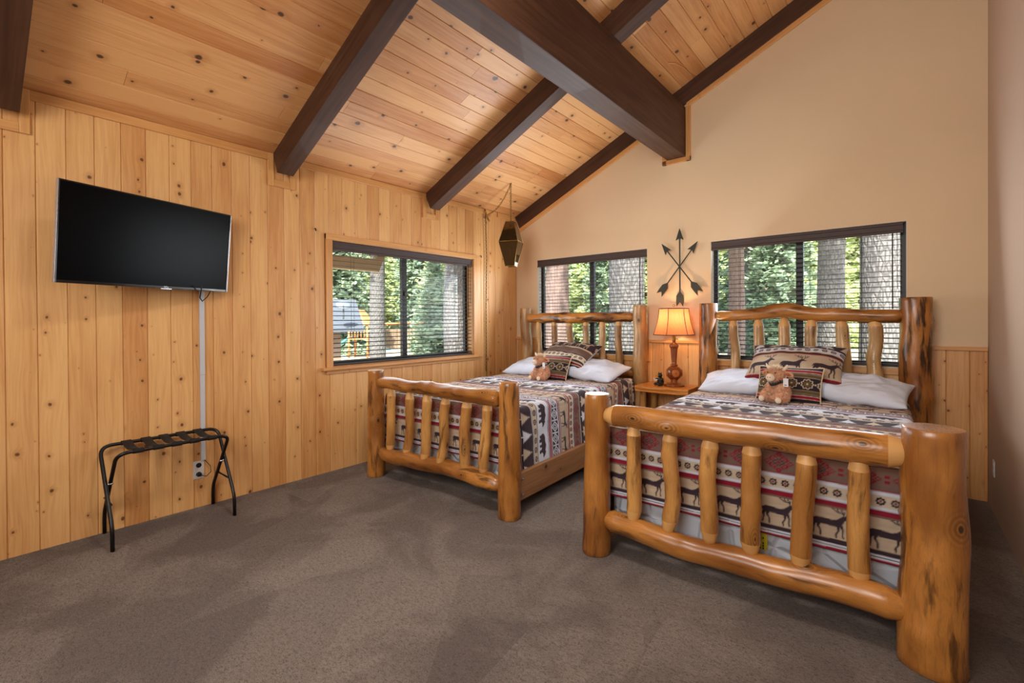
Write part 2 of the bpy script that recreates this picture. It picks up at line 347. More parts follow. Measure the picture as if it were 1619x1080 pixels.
floor = tag(box('floor', -.2, W+.2, YB-.1, .1, -.1, 0, M_CARPET), kind='structure')
def slabs(name, rects, plane, a, b, mat):
    bm = bmesh.new()
    for (u0, u1, z0, z1) in rects:
        if plane == 'x': box_bm(bm, a, b, u0, u1, z0, z1)
        else: box_bm(bm, u0, u1, a, b, z0, z1)
    return tag(link(name, bm_mesh(bm), None, mat), kind='structure')
def sloped(name, x0, x1, y0, y1, ztop, bottom, mat, holes=()):
    """wall in the xz plane under the sloping roof, made of columns cut at the holes"""
    xs = sorted({x0, x1} | {h[0] for h in holes} | {h[1] for h in holes}); bm = bmesh.new()
    for a, b in zip(xs[:-1], xs[1:]):
        zs = [(bottom, None)]
        for h in holes:
            if h[0] <= a+1e-6 and h[1] >= b-1e-6: zs = [(bottom, h[2]), (h[3], None)]
        for z0, z1 in zs:
            q = [(a, z0), (b, z0), (b, z1 if z1 is not None else ztop(b)), (a, z1 if z1 is not None else ztop(a))]
            v0 = [bm.verts.new((x, y0, z)) for x, z in q]; v1 = [bm.verts.new((x, y1, z)) for x, z in q]
            bm.faces.new(v0); bm.faces.new(v1[::-1])
            for i in range(4): bm.faces.new((v0[i], v1[i], v1[(i+1) % 4], v0[(i+1) % 4]))
    bmesh.ops.recalc_face_normals(bm, faces=bm.faces)
    return tag(link(name, bm_mesh(bm), None, mat), kind='structure')

wall_left = slabs('wall_left', [(YB, WLi[0], 0, CZ+.05), (WLi[1], .15, 0, CZ+.05), (WLi[0], WLi[1], 0, WLi[2]), (WLi[0], WLi[1], WLi[3], CZ+.05)], 'x', -.16, -.016, M_TRIM)
wall_back = sloped('wall_back', -.16, W+.12, 0, .15, lambda x: ceilz(x)+.02, 0, M_DRY, holes=(W1, W2))
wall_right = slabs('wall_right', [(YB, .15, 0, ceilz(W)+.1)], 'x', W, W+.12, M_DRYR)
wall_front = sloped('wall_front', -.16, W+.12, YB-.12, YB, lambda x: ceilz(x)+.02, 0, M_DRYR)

# boards of the left wall: one object each
BP = .1367
k = 0; y = 0.0
edges = [-.002]
y = -.034
while y > YB: edges.append(y); y -= BP
edges.append(YB+.01)
def wall_board(y1, y0, z0, z1):
    wd = y1-y0
    if wd < .01: return
    M = frame((0, 0, 1), (-1, 0, 0), (0, (y0+y1)/2, z0))
    link('board', plank_mesh(wd-.0015, .014, z1-z0, M_WALL, .0045), wall_left, None, M)
for e0, e1 in zip(edges[:-1], edges[1:]):
    if e0 > WL[0] and e1 < WL[1]:
        a, b = max(e1, WL[0]), min(e0, WL[1])
        wall_board(e0, e1, .0, WL[2]); wall_board(e0, e1, WL[3], ceilz(0))
        if e1 < WL[0]-.001: wall_board(WL[0], e1, WL[2], WL[3])
        if e0 > WL[1]+.001: wall_board(e0, WL[1], WL[2], WL[3])
    else: wall_board(e0, e1, 0, ceilz(0))

# ceiling: backing slab, planks, rafters and the big beam
nrm = Vector((-math.sin(TH), 0, math.cos(TH))); sdir = Vector((math.cos(TH), 0, math.sin(TH)))
LS = (W+.2)/math.cos(TH)
bm = bmesh.new(); box_bm(bm, -.0, LS+.1, YB-.15, .2, .022, .2)
ceiling = link('ceiling', bm_mesh(bm), None, M_SOFFIT, Matrix.Translation((-.02*math.cos(TH), 0, CZ)) @ Matrix.Rotation(-TH, 4, 'Y')); tag(ceiling, kind='structure')
PW = .134; n = int(LS/PW)+1
random.seed(21)
for i in range(n):
    s = (i+.5)*PW-.01
    if s > W/math.cos(TH)+.05: break
    cuts = [YB]; yy = YB+random.uniform(.6, 3.2)
    while yy < -.5: cuts.append(yy); yy += random.uniform(2.4, 4.2)
    cuts.append(0)
    for a, b in zip(cuts[:-1], cuts[1:]):
        p = Vector((0, 0, CZ))+sdir*s; L = round(b-a-.002, 2)
        M = frame((0, 1, 0), nrm, (p.x, a+.001, p.z))
        link('plank', plank_mesh(PW-.0015, .02, b-a-.002, M_CEIL, .004), ceiling, None, M)
def rafter(y0, y1, drop=.211):
    d = drop*math.cos(TH); L = (W+.1)/math.cos(TH)
    bm = bmesh.new(); box_bm(bm, y0-y1, 0, -d, .01, -.05, L, .004)
    # local X -> world -y .. use explicit frame: z along slope, y along normal
    M = frame(sdir, nrm, (0, 0, CZ)); x = M.col[0].to_3d()
    bm2 = bmesh.new(); yc = (y0+y1)/2; hw = (y1-y0)/2; box_bm(bm2, -hw, hw, -d, .01, 0.0, L, .004); bm.free()
    M.translation = Vector((0.001, yc, CZ))
    return link('rafter', bm_mesh(bm2), ceiling, M_BEAM, M)
for a, b in ((-4.887, -4.752), (-3.268, -3.133), (-1.616, -1.482), (-6.5, -6.365)): rafter(a, b)
rafter(-.032, -.001, .195)
bm = bmesh.new(); box_bm(bm, -.1, .1, -.262, .262, 0, -YB, .006)
link('beam', bm_mesh(bm), ceiling, M_BEAM, frame((0, 1, 0), (0, 0, 1), (2.236, YB, 3.39)))
tube('wire', [(2.36, -.55, ceilz(2.36)-.006), (2.40, -.47, ceilz(2.40)-.008), (2.425, -.32, ceilz(2.425)-.01), (2.43, -.16, ceilz(2.43)-.008), (2.45, -.05, ceilz(2.45)-.006)], .006, M_TRIM, ceiling)

# ------------------------------------------------------------------ trims
def trim(n, parts):
    t = None
    for i, (x0, x1, y0, y1, z0, z1) in enumerate(parts):
        bm = bmesh.new(); box_bm(bm, x0, x1, y0, y1, z0, z1, .004)
        L = (x1-x0, y1-y0, z1-z0); ax = L.index(max(L))
        zd = [(1, 0, 0), (0, 1, 0), (0, 0, 1)][ax]; yd = (0, 0, 1) if ax != 2 else (0, 1, 0)
        M = frame(zd, yd, (x0, y0, z0)); me = bm_mesh(bm); me.transform(M.inverted())
        if t is None: t = tag(link('trim_%d' % n, me, None, M_TRIM, M), kind='structure')
        else: link('trim_piece', me, t, M_TRIM, M)
    return t
# crown trim along the left wall, broken round the rafter ends
cr = []; raf = [(-4.887, -4.752), (-3.268, -3.133), (-1.616, -1.482)]; last = YB
for a, b in raf+[(-.03, 0)]:
    cr.append((0.001, .018, last, a-.045 if a > -1 else a-.045, CZ-.061, CZ))
    if b < -.5:
        cr.append((0.001, .02, a-.047, a-.001, CZ-.272, CZ)); cr.append((0.001, .02, b+.001, b+.047, CZ-.272, CZ)); cr.append((0.001, .02, a-.001, b+.001, CZ-.272, CZ-.214))
    last = b+.045
trim(1, cr)
# sloping trim under the wall rafter on the back wall (two runs, either side of the beam) and the beam surround
def slope_trim(n, x0, x1):
    L = (x1-x0)/math.cos(TH); bm = bmesh.new(); box_bm(bm, -.012, .012, -.046, 0, 0, L, .003)
    M = frame(sdir, nrm, (x0, -.013, 2.623+SL*x0))
    tag(link('trim_%d' % n, bm_mesh(bm), None, M_TRIM, M), kind='structure')
slope_trim(2, 0.0, 2.09); slope_trim(3, 2.345, W)
trim(4, [(2.340, 2.388, -.03, -.001, 3.08, 3.655), (2.084, 2.388, -.03, -.001, 3.08, 3.126), (2.084, 2.134, -.03, -.001, 3.08, 3.60)])
# wainscot boards on the back wall
cap = 1.171
wp = .134; xs = [0.016]; x = .078
while x < W-.02: xs.append(x); x += wp
xs.append(W-.002)
def wains(x0, x1, z1):
    if x1-x0 < .012: return
    link('board', plank_mesh(x1-x0-.0015, .014, z1, M_WALL, .0045), wall_back, None, frame((0, 0, 1), (0, 1, 0), ((x0+x1)/2, -.015, 0)))
def zt(x):
    for h in (W1, W2):
        if h[0]-.02 < x < h[1]+.02: return .925
    return cap-.03
brk = sorted(set(xs+[W1[0]-.02, W1[1]+.02, W2[0]-.02, W2[1]+.02]))
for a, b in zip(brk[:-1], brk[1:]): wains(a, b, zt((a+b)/2))
caps = []
for a, b in ((0.002, W1[0]), (W1[1], W2[0]), (W2[1], W-.002)):
    caps += [(a, b, -.034, -.001, cap-.03, cap)]
    if a > .1: caps += [(a-.004, a+.045, -.026, -.0155, .925, cap-.031)]
    if b < W-.1: caps += [(b-.045, b+.004, -.026, -.0155, .925, cap-.031)]
trim(5, caps)
trim(6, [(W1[0]-.01, W1[1]+.01, -.034, -.001, .925, .978)]); trim(7, [(W2[0]-.01, W2[1]+.01, -.034, -.001, .925, .978)])
trim(8, [(W-.02, W-.003, -.018, -.0158, .0, cap-.03)])

# ------------------------------------------------------------------ windows
def window(n, axis, a0, a1, z0, z1, mull, depth):
    """axis 'y': opening in the left wall, glass at x=depth; axis 'x': opening in the back wall, glass at y=depth"""
    def B(name, u0, u1, w0, w1, q0, q1, mat, par, bev=.003):
        return box(name, w0, w1, u0, u1, q0, q1, mat, par, bev) if axis == 'y' else box(name, u0, u1, w0, w1, q0, q1, mat, par, bev)
    s = depth
    fw = .042; d0, d1 = s-.02, s+.02
    root = empty('window_%d' % n, ((a0+a1)/2, s, z0) if axis == 'x' else (s, (a0+a1)/2, z0)); tag(root, kind='structure')
    B('frame', a0, a0+fw, d0, d1, z0, z1, M_BLACKF, root); B('frame', a1-fw, a1, d0, d1, z0, z1, M_BLACKF, root)
    B('frame', a0+fw, a1-fw, d0, d1, z0, z0+fw, M_BLACKF, root); B('frame', a0+fw, a1-fw, d0, d1, z1-fw, z1, M_BLACKF, root)
    B('mullion', mull-.03, mull+.03, d0-.004, d1+.004, z0+fw, z1-fw, M_BLACKF, root)
    B('pane', a0+fw, mull-.03, s-.003, s+.003, z0+fw, z1-fw, M_GLASS, root, 0); B('pane', mull+.03, a1-fw, s-.003, s+.003, z0+fw, z1-fw, M_GLASS, root, 0)
    B('latch', mull-.012, mull+.012, d0-.02 if axis == 'x' else d1, d0 if axis == 'x' else d1+.02, (z0+z1)/2+.1, (z0+z1)/2+.16, M_BLACKF, root)
    return root
w1 = window(1, 'y', WLi[0], WLi[1], WLi[2], WLi[3], -1.83, -.125)
w2 = window(2, 'x', W1[0], W1[1], W1[2], W1[3], 1.135, .11)
w3 = window(3, 'x', W2[0], W2[1], W2[2], W2[3], 3.36, .11)
def piece(name, x0, x1, y0, y1, z0, z1, mat, par):
    bm = bmesh.new(); box_bm(bm, x0, x1, y0, y1, z0, z1, .003); L = (x1-x0, y1-y0, z1-z0); ax = L.index(max(L))
    M = frame([(1, 0, 0), (0, 1, 0), (0, 0, 1)][ax], (0, 0, 1) if ax != 2 else (0, 1, 0), (x0, y0, z0)); me = bm_mesh(bm); me.transform(M.inverted())
    return link(name, me, par, mat, M)
# wooden casing, jamb lining and sill of the left window
for nm, q in (('casing', (.0005, .02, WL[0], WLi[0]+.004, WL[2], WL[3])), ('casing', (.0005, .02, WLi[1]-.004, WL[1], WL[2], WL[3])), ('casing', (.0005, .0205, WL[0], WL[1], WLi[3]-.004, WL[3])),
              ('sill', (-.11, .052, WL[0]-.05, WL[1]+.05, WL[2]+.004, WL[2]+.031)), ('apron', (.0005, .018, WL[0], WL[1], WL[2]-.03, WL[2]+.003)),
              ('jamb', (-.105, -.0005, WLi[0]-.001, WLi[0]+.008, WLi[2], WLi[3])), ('jamb', (-.105, -.0005, WLi[1]-.008, WLi[1]+.001, WLi[2], WLi[3])), ('jamb', (-.105, -.0005, WLi[0], WLi[1], WLi[3]-.008, WLi[3]+.001))):
    piece(nm, *q, M_TRIM, w1)
for r_, h in ((w2, W1), (w3, W2)):
    piece('jamb', h[0]-.002, h[0]+.004, .001, .088, h[2], h[3], M_JAMB, r_); piece('jamb', h[1]-.004, h[1]+.002, .001, .088, h[2], h[3], M_JAMB, r_)
    piece('jamb', h[0], h[1], .001, .088, h[2]-.001, h[2]+.006, M_JAMB, r_); piece('jamb', h[0], h[1], .001, .088, h[3]-.005, h[3]+.001, M_JAMB, r_)

def blind(axis, a0, a1, z0, z1, dep, label, tilt=.10, cords=(), wand=None):
    c = (a0+a1)/2
    root = thing('window_blind', (c, dep, z1) if axis == 'x' else (dep, c, z1), label, 'blind', rz=0 if axis == 'x' else -PI/2)
    # local: x along the blind, -y towards the room, z down from 0
    hw = (a1-a0)/2; H = z1-z0
    if axis == 'y': root.matrix_basis = Matrix.Translation((dep, c, z1)) @ Matrix.Rotation(PI/2, 4, 'Z')
    # valance with a moulded profile
    prof = [(-.042, 0), (-.048, -.006), (-.048, -.022), (-.044, -.028), (-.044, -.064), (-.049, -.071), (-.049, -.090), (-.036, -.090), (-.034, 0)]
    if axis == 'y': prof = [(p[0]+.012, p[1]) for p in prof]
    vs = [(-hw-.006, a, b) for a, b in prof]+[(hw+.006, a, b) for a, b in prof]; m_ = len(prof)
    fs = [tuple(range(m_-1, -1, -1)), tuple(range(m_, 2*m_))]+[(i, (i+1) % m_, m_+(i+1) % m_, m_+i) for i in range(m_)]
    bm = bmesh.new(); me = mesh(vs, fs); bm.from_mesh(me); bmesh.ops.recalc_face_normals(bm, faces=bm.faces); link('valance', bm_mesh(bm), root, M_SLAT, None, False)
    box('head_rail', -hw, hw, -.02, .028, -.045, -.004, M_SLAT, root, .002, None, False)
    # slats share one mesh: a shallow curved strip
    vs = []; nn = 6
    for sx in (-hw+.004, hw-.004):
        for i in range(nn+1):
            t = -1+2*i/nn; vs.append((sx, t*.025, .0025*(1-t*t)))
        for i in range(nn+1):
            t = 1-2*i/nn; vs.append((sx, t*.025, .0025*(1-t*t)-.0024))
    m_ = 2*(nn+1); fs = [tuple(range(m_-1, -1, -1)), tuple(range(m_, 2*m_))]+[(i, (i+1) % m_, m_+(i+1) % m_, m_+i) for i in range(m_)]
    sl = mesh(vs, fs); sl.materials.append(M_SLAT)
    z = -.095; i = 0
    while z > -H+.035:
        link('slat', sl, root, None, Matrix.Translation((0, 0, z)) @ Matrix.Rotation(tilt+random.uniform(-.02, .02), 4, 'X') @ Matrix.Rotation(random.uniform(-.0008, .0008), 4, 'Y'), False)
        z -= .0435; i += 1
    box('bottom_rail', -hw+.003, hw-.003, -.026, .026, -H+.004, -H+.022, M_SLAT, root, .004, None, False)
    for cx in cords:
        for yy in (-.0262, .0262): tube('ladder_cord', [(cx, yy, -.05), (cx, yy, -H+.012)], .0014, M_CORD, root, 5, world=False)
    if wand is not None:
        tube('tilt_wand', [(wand, -.04, -.07), (wand, -.04, -.72)], .005, M_CORD, root, 6, world=False)
        tube('pull_cord', [(wand+.03, -.038, -.07), (wand+.032, -.038, -.55)], .002, M_CORD, root, 5, world=False)
    return root
blind('y', WLi[0]+.012, WLi[1]-.012, WLi[2]+.0, WLi[3]-.009, -.04, 'dark brown horizontal blind over the window in the pine board wall', cords=(-.7, 0, .7), wand=.86)
blind('x', W1[0]+.012, W1[1]-.012, W1[2]+.007, W1[3]-.006, .045, 'dark brown horizontal blind in the smaller window behind the bed nearer the corner lantern', cords=(-.5, .12, .55), wand=.68)
blind('x', W2[0]+.012, W2[1]-.03, W2[2]+.007, W2[3]-.006, .045, 'dark brown horizontal blind in the window behind the nearer bed at right', cords=(-.5, .1, .48), wand=.69)

# ------------------------------------------------------------------ logs
def log(name, p0, p1, r0, r1, mat, parent, seed=0, wob=.006, lump=.05, hump=None, rfun=None, ends=(0, 0), endr=.45, flat=0, n=28, world=False, carve=None, knots=3):
    p0, p1 = Vector(p0), Vector(p1); L = (p1-p0).length; M = frame(p1-p0, None, p0)
    rs = random.Random(seed*7+3); kn = [(rs.uniform(.1, .9)*L, rs.uniform(0, 2*PI), rs.uniform(.08, .18)) for _ in range(knots)]
    zs = [0]; R = max(10, int(L/.03))
    if ends[0]: zs += [ends[0]*.5, ends[0]*.95]
    a = ends[0]; b = L-ends[1]
    zs += [a+(b-a)*i/R for i in range(0 if a else 1, R+(1 if ends[1] else 0))]
    if ends[1]: zs += [L-ends[1]*.95, L-ends[1]*.5]
    zs += [L]
    if not ends[0]: zs = [0, .004]+zs[1:]
    if not ends[1]: zs = zs[:-1]+[L-.004, L]
    vs = []; fs = []; fm = []
    for j, z in enumerate(zs):
        t = z/L; r = r0+(r1-r0)*t
        if rfun: r *= rfun(t)
        f = 1
        if ends[0] and z < ends[0]: f = endr+(1-endr)*(z/ends[0])**.8
        if ends[1] and z > L-ends[1]: f = endr+(1-endr)*((L-z)/ends[1])**.8
        if not ends[0] and z == 0: f = .965
        if not ends[1] and z == L: f = .965
        ox = wob*noise.noise(Vector((seed*3.1, z*3.2, 0)))*2; oy = wob*noise.noise(Vector((seed*5.7, z*3.2, 9)))*2
        h = hump(t) if hump else (0, 0)
        for i in range(n):
            an = 2*PI*i/n; rr = r*f*(1+lump*noise.noise(Vector((math.cos(an)*1.1+seed, math.sin(an)*1.1, z*6)))*1.6+.35*lump*noise.noise(Vector((math.cos(an)*3+seed, math.sin(an)*3, z*14))))
            for kz, ka, kh in kn:
                da = (an-ka+PI) % (2*PI)-PI; rr *= 1+kh*math.exp(-((z-kz)/.03)**2-(da/.42)**2)
            vs.append((rr*math.cos(an)+ox+h[0], rr*math.sin(an)+oy+h[1], z))
    m_ = len(zs)
    for j in range(m_-1):
        for i in range(n):
            k = (i+1) % n; fs.append((j*n+i, j*n+k, (j+1)*n+k, (j+1)*n+i))
            fm.append(1 if carve and (zs[j+1] <= ends[0]+1e-4 or zs[j] >= L-ends[1]-1e-4) else 0)
    fs += [tuple(range(n-1, -1, -1)), tuple(range((m_-1)*n, m_*n))]; fm += [1 if carve else 0]*2
    me = mesh(vs, fs, True); me.materials.append(mat)
    if carve: me.materials.append(carve); me.polygons.foreach_set('material_index', fm)
    me.polygons[-1].use_smooth = False; me.polygons[-2].use_smooth = False
    return link(name, me, parent, None, M, world)

def bed(loc, rz, label, hwf, hwh, foot_r, head_r, frail, hrail, spf, sph, LEN, fz, mats, seed):
    root = thing('log_bed', loc, label, 'bed', 'log beds' if False else None, rz)
    ml, ms, mh = mats
    FZ, HZ = fz, 1.555
    # posts
    (la, lb), (ra, rb) = foot_r
    log('post', (-hwf, 0, 0), (-hwf, 0, FZ), la, lb, ml, root, seed+1, .006, .035)
    log('post', (hwf, 0, 0), (hwf, 0, FZ+.005), ra, rb, ml, root, seed+2, .006, .035)
    (la, lb), (ra, rb) = head_r
    log('post', (-hwh, LEN, 0), (-hwh, LEN, HZ), la, lb, mh, root, seed+3, .006, .04, knots=5)
    log('post', (hwh, LEN, 0), (hwh, LEN, HZ+.005), ra, rb, mh if mh is M_HEAD else M_LOGD, root, seed+4, .006, .04, knots=5)
    frail(root, ml); hrail(root, mh)
    for i, (xt, xb, r) in enumerate(spf):
        log('spindle', (xb, 0, .232), (xt, 0, .815), r*1.02, r*.98, ms, root, seed+20+i, .012, .07, ends=(.075, .075), endr=.55, carve=M_CARVE, n=20)
    for i, (xt, r) in enumerate(sph):
        log('spindle', (xt+.005, LEN, .80), (xt, LEN, 1.41), r, r*.96, M_HEAD, root, seed+40+i, .012, .07, ends=(.07, .08), endr=.5, carve=M_CARVE, n=20)
    for s in (-1, 1):
        xr = s*(hwf+.035)
        me_w = []
        bm = bmesh.new(); L = LEN-.02; box_bm(bm, -.098, .098, -.02, .02, 0, L, .004)
        M = frame((0, 1, 0), (s, 0, 0), (xr, .01, .208)); me = bm_mesh(bm)
        # length along local z, width along local x
        rail = link('side_rail', me, root, M_RAIL, M, False)
        for yb in (.078, ):
            for zb in (.15, .26):
                v_, f_ = lathe([(.002, 0), (.011, .001), (.011, .006), (.004, .009)], 10)
                b_ = link('bolt', mesh(v_, f_), rail, M_SILV, frame((s, 0, 0), None, (xr+s*.020, yb, zb)), True)
                b_.matrix_basis = MW(root) @ frame((s, 0, 0), None, (xr+s*.020, yb, zb))
    for yy in (.5, 1.2, 1.9): box('slat', -hwf+.02, hwf-.02, yy-.05, yy+.05, .112, .13, M_RAIL, root, .002, None, False)
    return root

def fA(root, m):
    log('footboard_rail', (-.70, -.01, .85), (.70, -.01, .835), .052, .058, m, root, 101, .008, .09, hump=lambda t: (0, .012*math.sin(t*5)), ends=(.05, .02), endr=.6, knots=5)
    log('footboard_rail', (-.695, 0, .225), (.70, 0, .215),   .060, .064, m, root, 102, .014, .10, ends=(.06, .09), endr=.55, knots=5)
def hA(root, m):
    log('headboard_rail', (-.75, 2.37, 1.425), (.72, 2.37, 1.42), .052, .055, M_LOGD, root, 103, .006, .10, hump=lambda t: (0, 0) if not t else (.0, 0), ends=(.04, .05), endr=.6, knots=5, rfun=lambda t: 1+.22*math.exp(-((t-.4)/.3)**2))
def fB(root, m):
    log('footboard_rail', (-.685, -.01, .838), (.69, -.01, .842), .062, .070, m, root, 111, .008, .035, ends=(.06, .075), endr=.62, knots=2, carve=M_CARVE)
    log('footboard_rail', (-.70, -.005, .215), (.70, -.005, .215), .060, .068, m, root, 112, .008, .05, hump=lambda t: (.03*math.sin(PI*t)*(1-t)*1.5, 0), ends=(.05, .09), endr=.55, knots=3)
def hB(root, m):
    hump = lambda t: (-.055*math.exp(-((t-.40)/.13)**2), 0)
    log('headboard_rail', (-.71, 2.37, 1.43), (.73, 2.37, 1.415), .050, .055, M_LOG, root, 113, .006, .08, hump=hump, ends=(.05, .05), endr=.6, knots=4, rfun=lambda t: 1+.30*math.exp(-((t-.45)/.18)**2))
rzA = math.radians(2.5); rzB = math.radians(.96)
LA = (1.185, -2.53, 0); LB = (3.43, -2.53, 0)
bedA = bed(LA, rzA, 'log bed with peeled spindles standing against the pine wall side, nearer the television', .765, .778, ((.082, .070), (.084, .071)), ((.075, .073), (.080, .075)), fA, hA,
    [(.643-1.185, .617-1.185, .038), (.899-1.185, .85-1.185, .038), (1.12-1.185, 1.06-1.185, .040), (1.325-1.185, 1.255-1.185, .038), (1.544-1.185, 1.51-1.185, .041), (1.765-1.185, 1.71-1.185, .039)],
    [(-.575, .036), (-.345, .038), (-.11, .040), (.105, .040), (.32, .040), (.53, .041)], 2.383, .955, (M_LOG, M_SPIN, M_HEAD), 1)
bedB = bed(LB, rzB, 'log bed with thicker posts in the foreground at right, beside the plain taupe wall', .757, .79, ((.083, .072), (.112, .098)), ((.092, .084), (.105, .102)), fB, hB,
    [(2.924-3.43, 2.906-3.43, .041), (3.131-3.43, 3.119-3.43, .041), (3.324-3.43, 3.322-3.43, .042), (3.536-3.43, 3.526-3.43, .044), (3.752-3.43, 3.736-3.43, .043), (3.949-3.43, 3.948-3.43, .040)],
    [(-.54, .042), (-.325, .047), (-.12, .050), (.10, .050), (.315, .052), (.535, .052)], 2.38, .955, (M_LOG, M_SPIN, M_LOGD), 3)
for root, hw, L, s in ((bedA, .778, 2.383, 5), (bedB, .79, 2.38, 6)):
    log('headboard_rail', (-hw+.06, L-.01, .80), (hw-.06, L-.01, .80), .055, .055, M_LOG, root, 130+s, .008, .05, ends=(.05, .05), endr=.6)
    log('headboard_rail', (-hw+.06, L-.0, .24), (hw-.06, L, .24), .05, .05, M_LOG, root, 140+s, .008, .05, ends=(.05, .05), endr=.6)

def soft_box(name, M0, x0, x1, y0, y1, z0, z1, mat, label, cat, bulge=.006):
    bm = bmesh.new(); box_bm(bm, x0, x1, y0, y1, z0, z1, .035)
    me = bm_mesh(bm, True); o = link(name, me, None, mat, M0); tag(o, label, cat); return o
MA = MW(bedA); MB = MW(bedB)
for M0, q, nm in ((MA, .715, 'bed nearer the television'), (MB, .715, 'foreground bed at right')):
    bx = soft_box('box_spring', M0, -q, q, .125, 2.27, .132, .425, M_TICK, 'pale quilted box spring low inside the frame of the '+nm, 'box spring')
    soft_box('mattress', M0, -q, q, .125, 2.27, .427, .725, M_TICK, 'white mattress under the patterned quilt of the '+nm, 'mattress')
    # the law tag hanging at the foot
    tx = .105 if M0 is MB else .215
    vs = []; fs = []; nu, nv = 6, 6
    for j in range(nv+1):
        for i in range(nu+1):
            u = i/nu-.5; v = j/nv; vs.append((tx+u*.075, .1235-.012*abs(u)-.006*math.sin(v*3)-.008*v*v, .315-v*.085+.012*u))
    for j in range(nv):
        for i in range(nu): a = j*(nu+1)+i; fs.append((a, a+1, a+nu+2, a+nu+1))
    tg = link('care_tag', mesh(vs, fs, True), bx, M_YEL, M0); tg['label'] = 'crumpled yellow tag'
    bm = bmesh.new()
    for r_ in range(3):
        for c_ in range(5):
            if (r_*5+c_) % 4 == 3: continue
            xx = tx-.012+r_*.014; zz = .298-c_*.013; box_bm(bm, xx, xx+.006, .1080, .1085, zz-.009, zz)
    link('print', bm_mesh(bm), tg, M_DARKP, M0)

# ------------------------------------------------------------------ printed patterns (flat print as colour attributes)
PR = .0015
PLUM = np.array(srgb(58, 44, 52)[:3]); WHITE = np.array(srgb(216, 222, 234)[:3]); CREAM = np.array(srgb(206, 190, 168)[:3]); TAN = np.array(srgb(192, 172, 148)[:3])  # WHITE has the bluish window light mixed into its colour
RED = np.array(srgb(142, 30, 50)[:3]); BROWN = np.array(srgb(124, 98, 88)[:3]); BLK = np.array(srgb(36, 28, 32)[:3]); OLIVE = np.array(srgb(96, 78, 48)[:3])
def poly_mask(pts, w_, h_, flip=False):
    nx, ny = int(w_/PR), int(h_/PR); X, Y = np.meshgrid((np.arange(nx)+.5)/nx, (np.arange(ny)+.5)/ny); m = np.zeros(X.shape, bool)
    for poly in pts:
        mm = np.zeros(X.shape, bool); p = poly
        for i in range(len(p)):
            (x0, y0), (x1, y1) = p[i], p[(i+1) % len(p)]
            if y0 == y1: continue
            c = ((Y >= min(y0, y1)) & (Y < max(y0, y1))) & (X < x0+(Y-y0)*(x1-x0)/(y1-y0)); mm ^= c
        m |= mm
    return m
def line_mask(m, lines, w_, h_, th):
    ny, nx = m.shape; X, Y = np.meshgrid((np.arange(nx)+.5)/nx*w_, (np.arange(ny)+.5)/ny*h_)
    for ln in lines:
        for (x0, y0), (x1, y1) in zip(ln[:-1], ln[1:]):
            x0, x1, y0, y1 = x0*w_, x1*w_, y0*h_, y1*h_; dx, dy = x1-x0, y1-y0; t = np.clip(((X-x0)*dx+(Y-y0)*dy)/(dx*dx+dy*dy+1e-12), 0, 1)
            m |= (X-x0-t*dx)**2+(Y-y0-t*dy)**2 < (th/2)**2
    return m
def elk(w_, h_):
    P = [[(.04, .50), (.05, .57), (.12, .62), (.3, .62), (.5, .59), (.6, .62), (.69, .70), (.75, .77), (.84, .76), (.95, .69), (.93, .65), (.84, .66), (.79, .62), (.75, .52), (.70, .42), (.62, .38), (.45, .39), (.28, .40), (.2, .42), (.08, .42)],
         [(.60, .45), (.615, .25), (.56, .14), (.575, .0), (.61, .0), (.605, .13), (.66, .25), (.68, .42)], [(.66, .45), (.72, .28), (.71, .12), (.73, .02), (.77, .02), (.75, .14), (.765, .30), (.74, .48)],
         [(.06, .48), (.02, .34), (.06, .22), (.03, .02), (.07, .02), (.10, .22), (.1, .33), (.17, .44)], [(.14, .46), (.13, .30), (.2, .2), (.21, .0), (.25, .0), (.245, .2), (.2, .32), (.26, .44)], [(.0, .44), (.03, .56), (.06, .55), (.03, .42)]]
    A = [[(.78, .76), (.74, .86), (.62, .88), (.5, .98)], [(.73, .86), (.72, .97)], [(.66, .87), (.62, .98)], [(.81, .76), (.86, .86), (.93, .9), (.99, .97)], [(.87, .86), (.86, .98)], [(.93, .9), (.93, 1.)], [(.77, .78), (.78, .92)]]
    return line_mask(poly_mask(P, w_, h_), A, w_, h_, .0052)
def bear(w_, h_):
    return poly_mask([[(0, .5), (.04, .72), (.18, .86), (.35, .84), (.52, .95), (.66, .86), (.75, .84), (.8, .92), (.84, .84), (.92, .74), (1, .6), (.98, .52), (.84, .52), (.77, .4), (.8, .05), (.66, .05), (.63, .35), (.56, .4), (.54, .1), (.44, .1), (.44, .38), (.34, .36), (.34, .05), (.22, .05), (.2, .3), (.16, .1), (.05, .1), (.05, .32)]], w_, h_)
def tree(w_, h_):
    p = [(.5, 1)]; n = 6
    for i in range(n): f = (i+1)/n; p += [(.5+.5*f, 1-.86*f), (.5+.5*f-.12, 1-.86*f)]
    q = [(1-x, y) for x, y in p[1:]][::-1]
    return poly_mask([p+[(.55, .14), (.55, 0), (.45, 0), (.45, .14)]+q], w_, h_)
def stamp(A, m, r0, c0, col):
    h_, w_ = m.shape; a, b = max(0, r0), min(A.shape[0], r0+h_); c, d = max(0, c0), min(A.shape[1], c0+w_)
    if a >= b or c >= d: return
    A[a:b, c:d][m[a-r0:b-r0, c-c0:d-c0]] = col
def fill(A, v0, v1, col): A[int(v0/PR):int(v1/PR)] = col
def repeat(A, m, v0, pitch, col, off=0):
    c = off
    while c*PR < A.shape[1]*PR: stamp(A, m, int(v0/PR), int(c), col if not isinstance(col, list) else col[int(round(c/(pitch/PR))) % len(col)]); c += pitch/PR
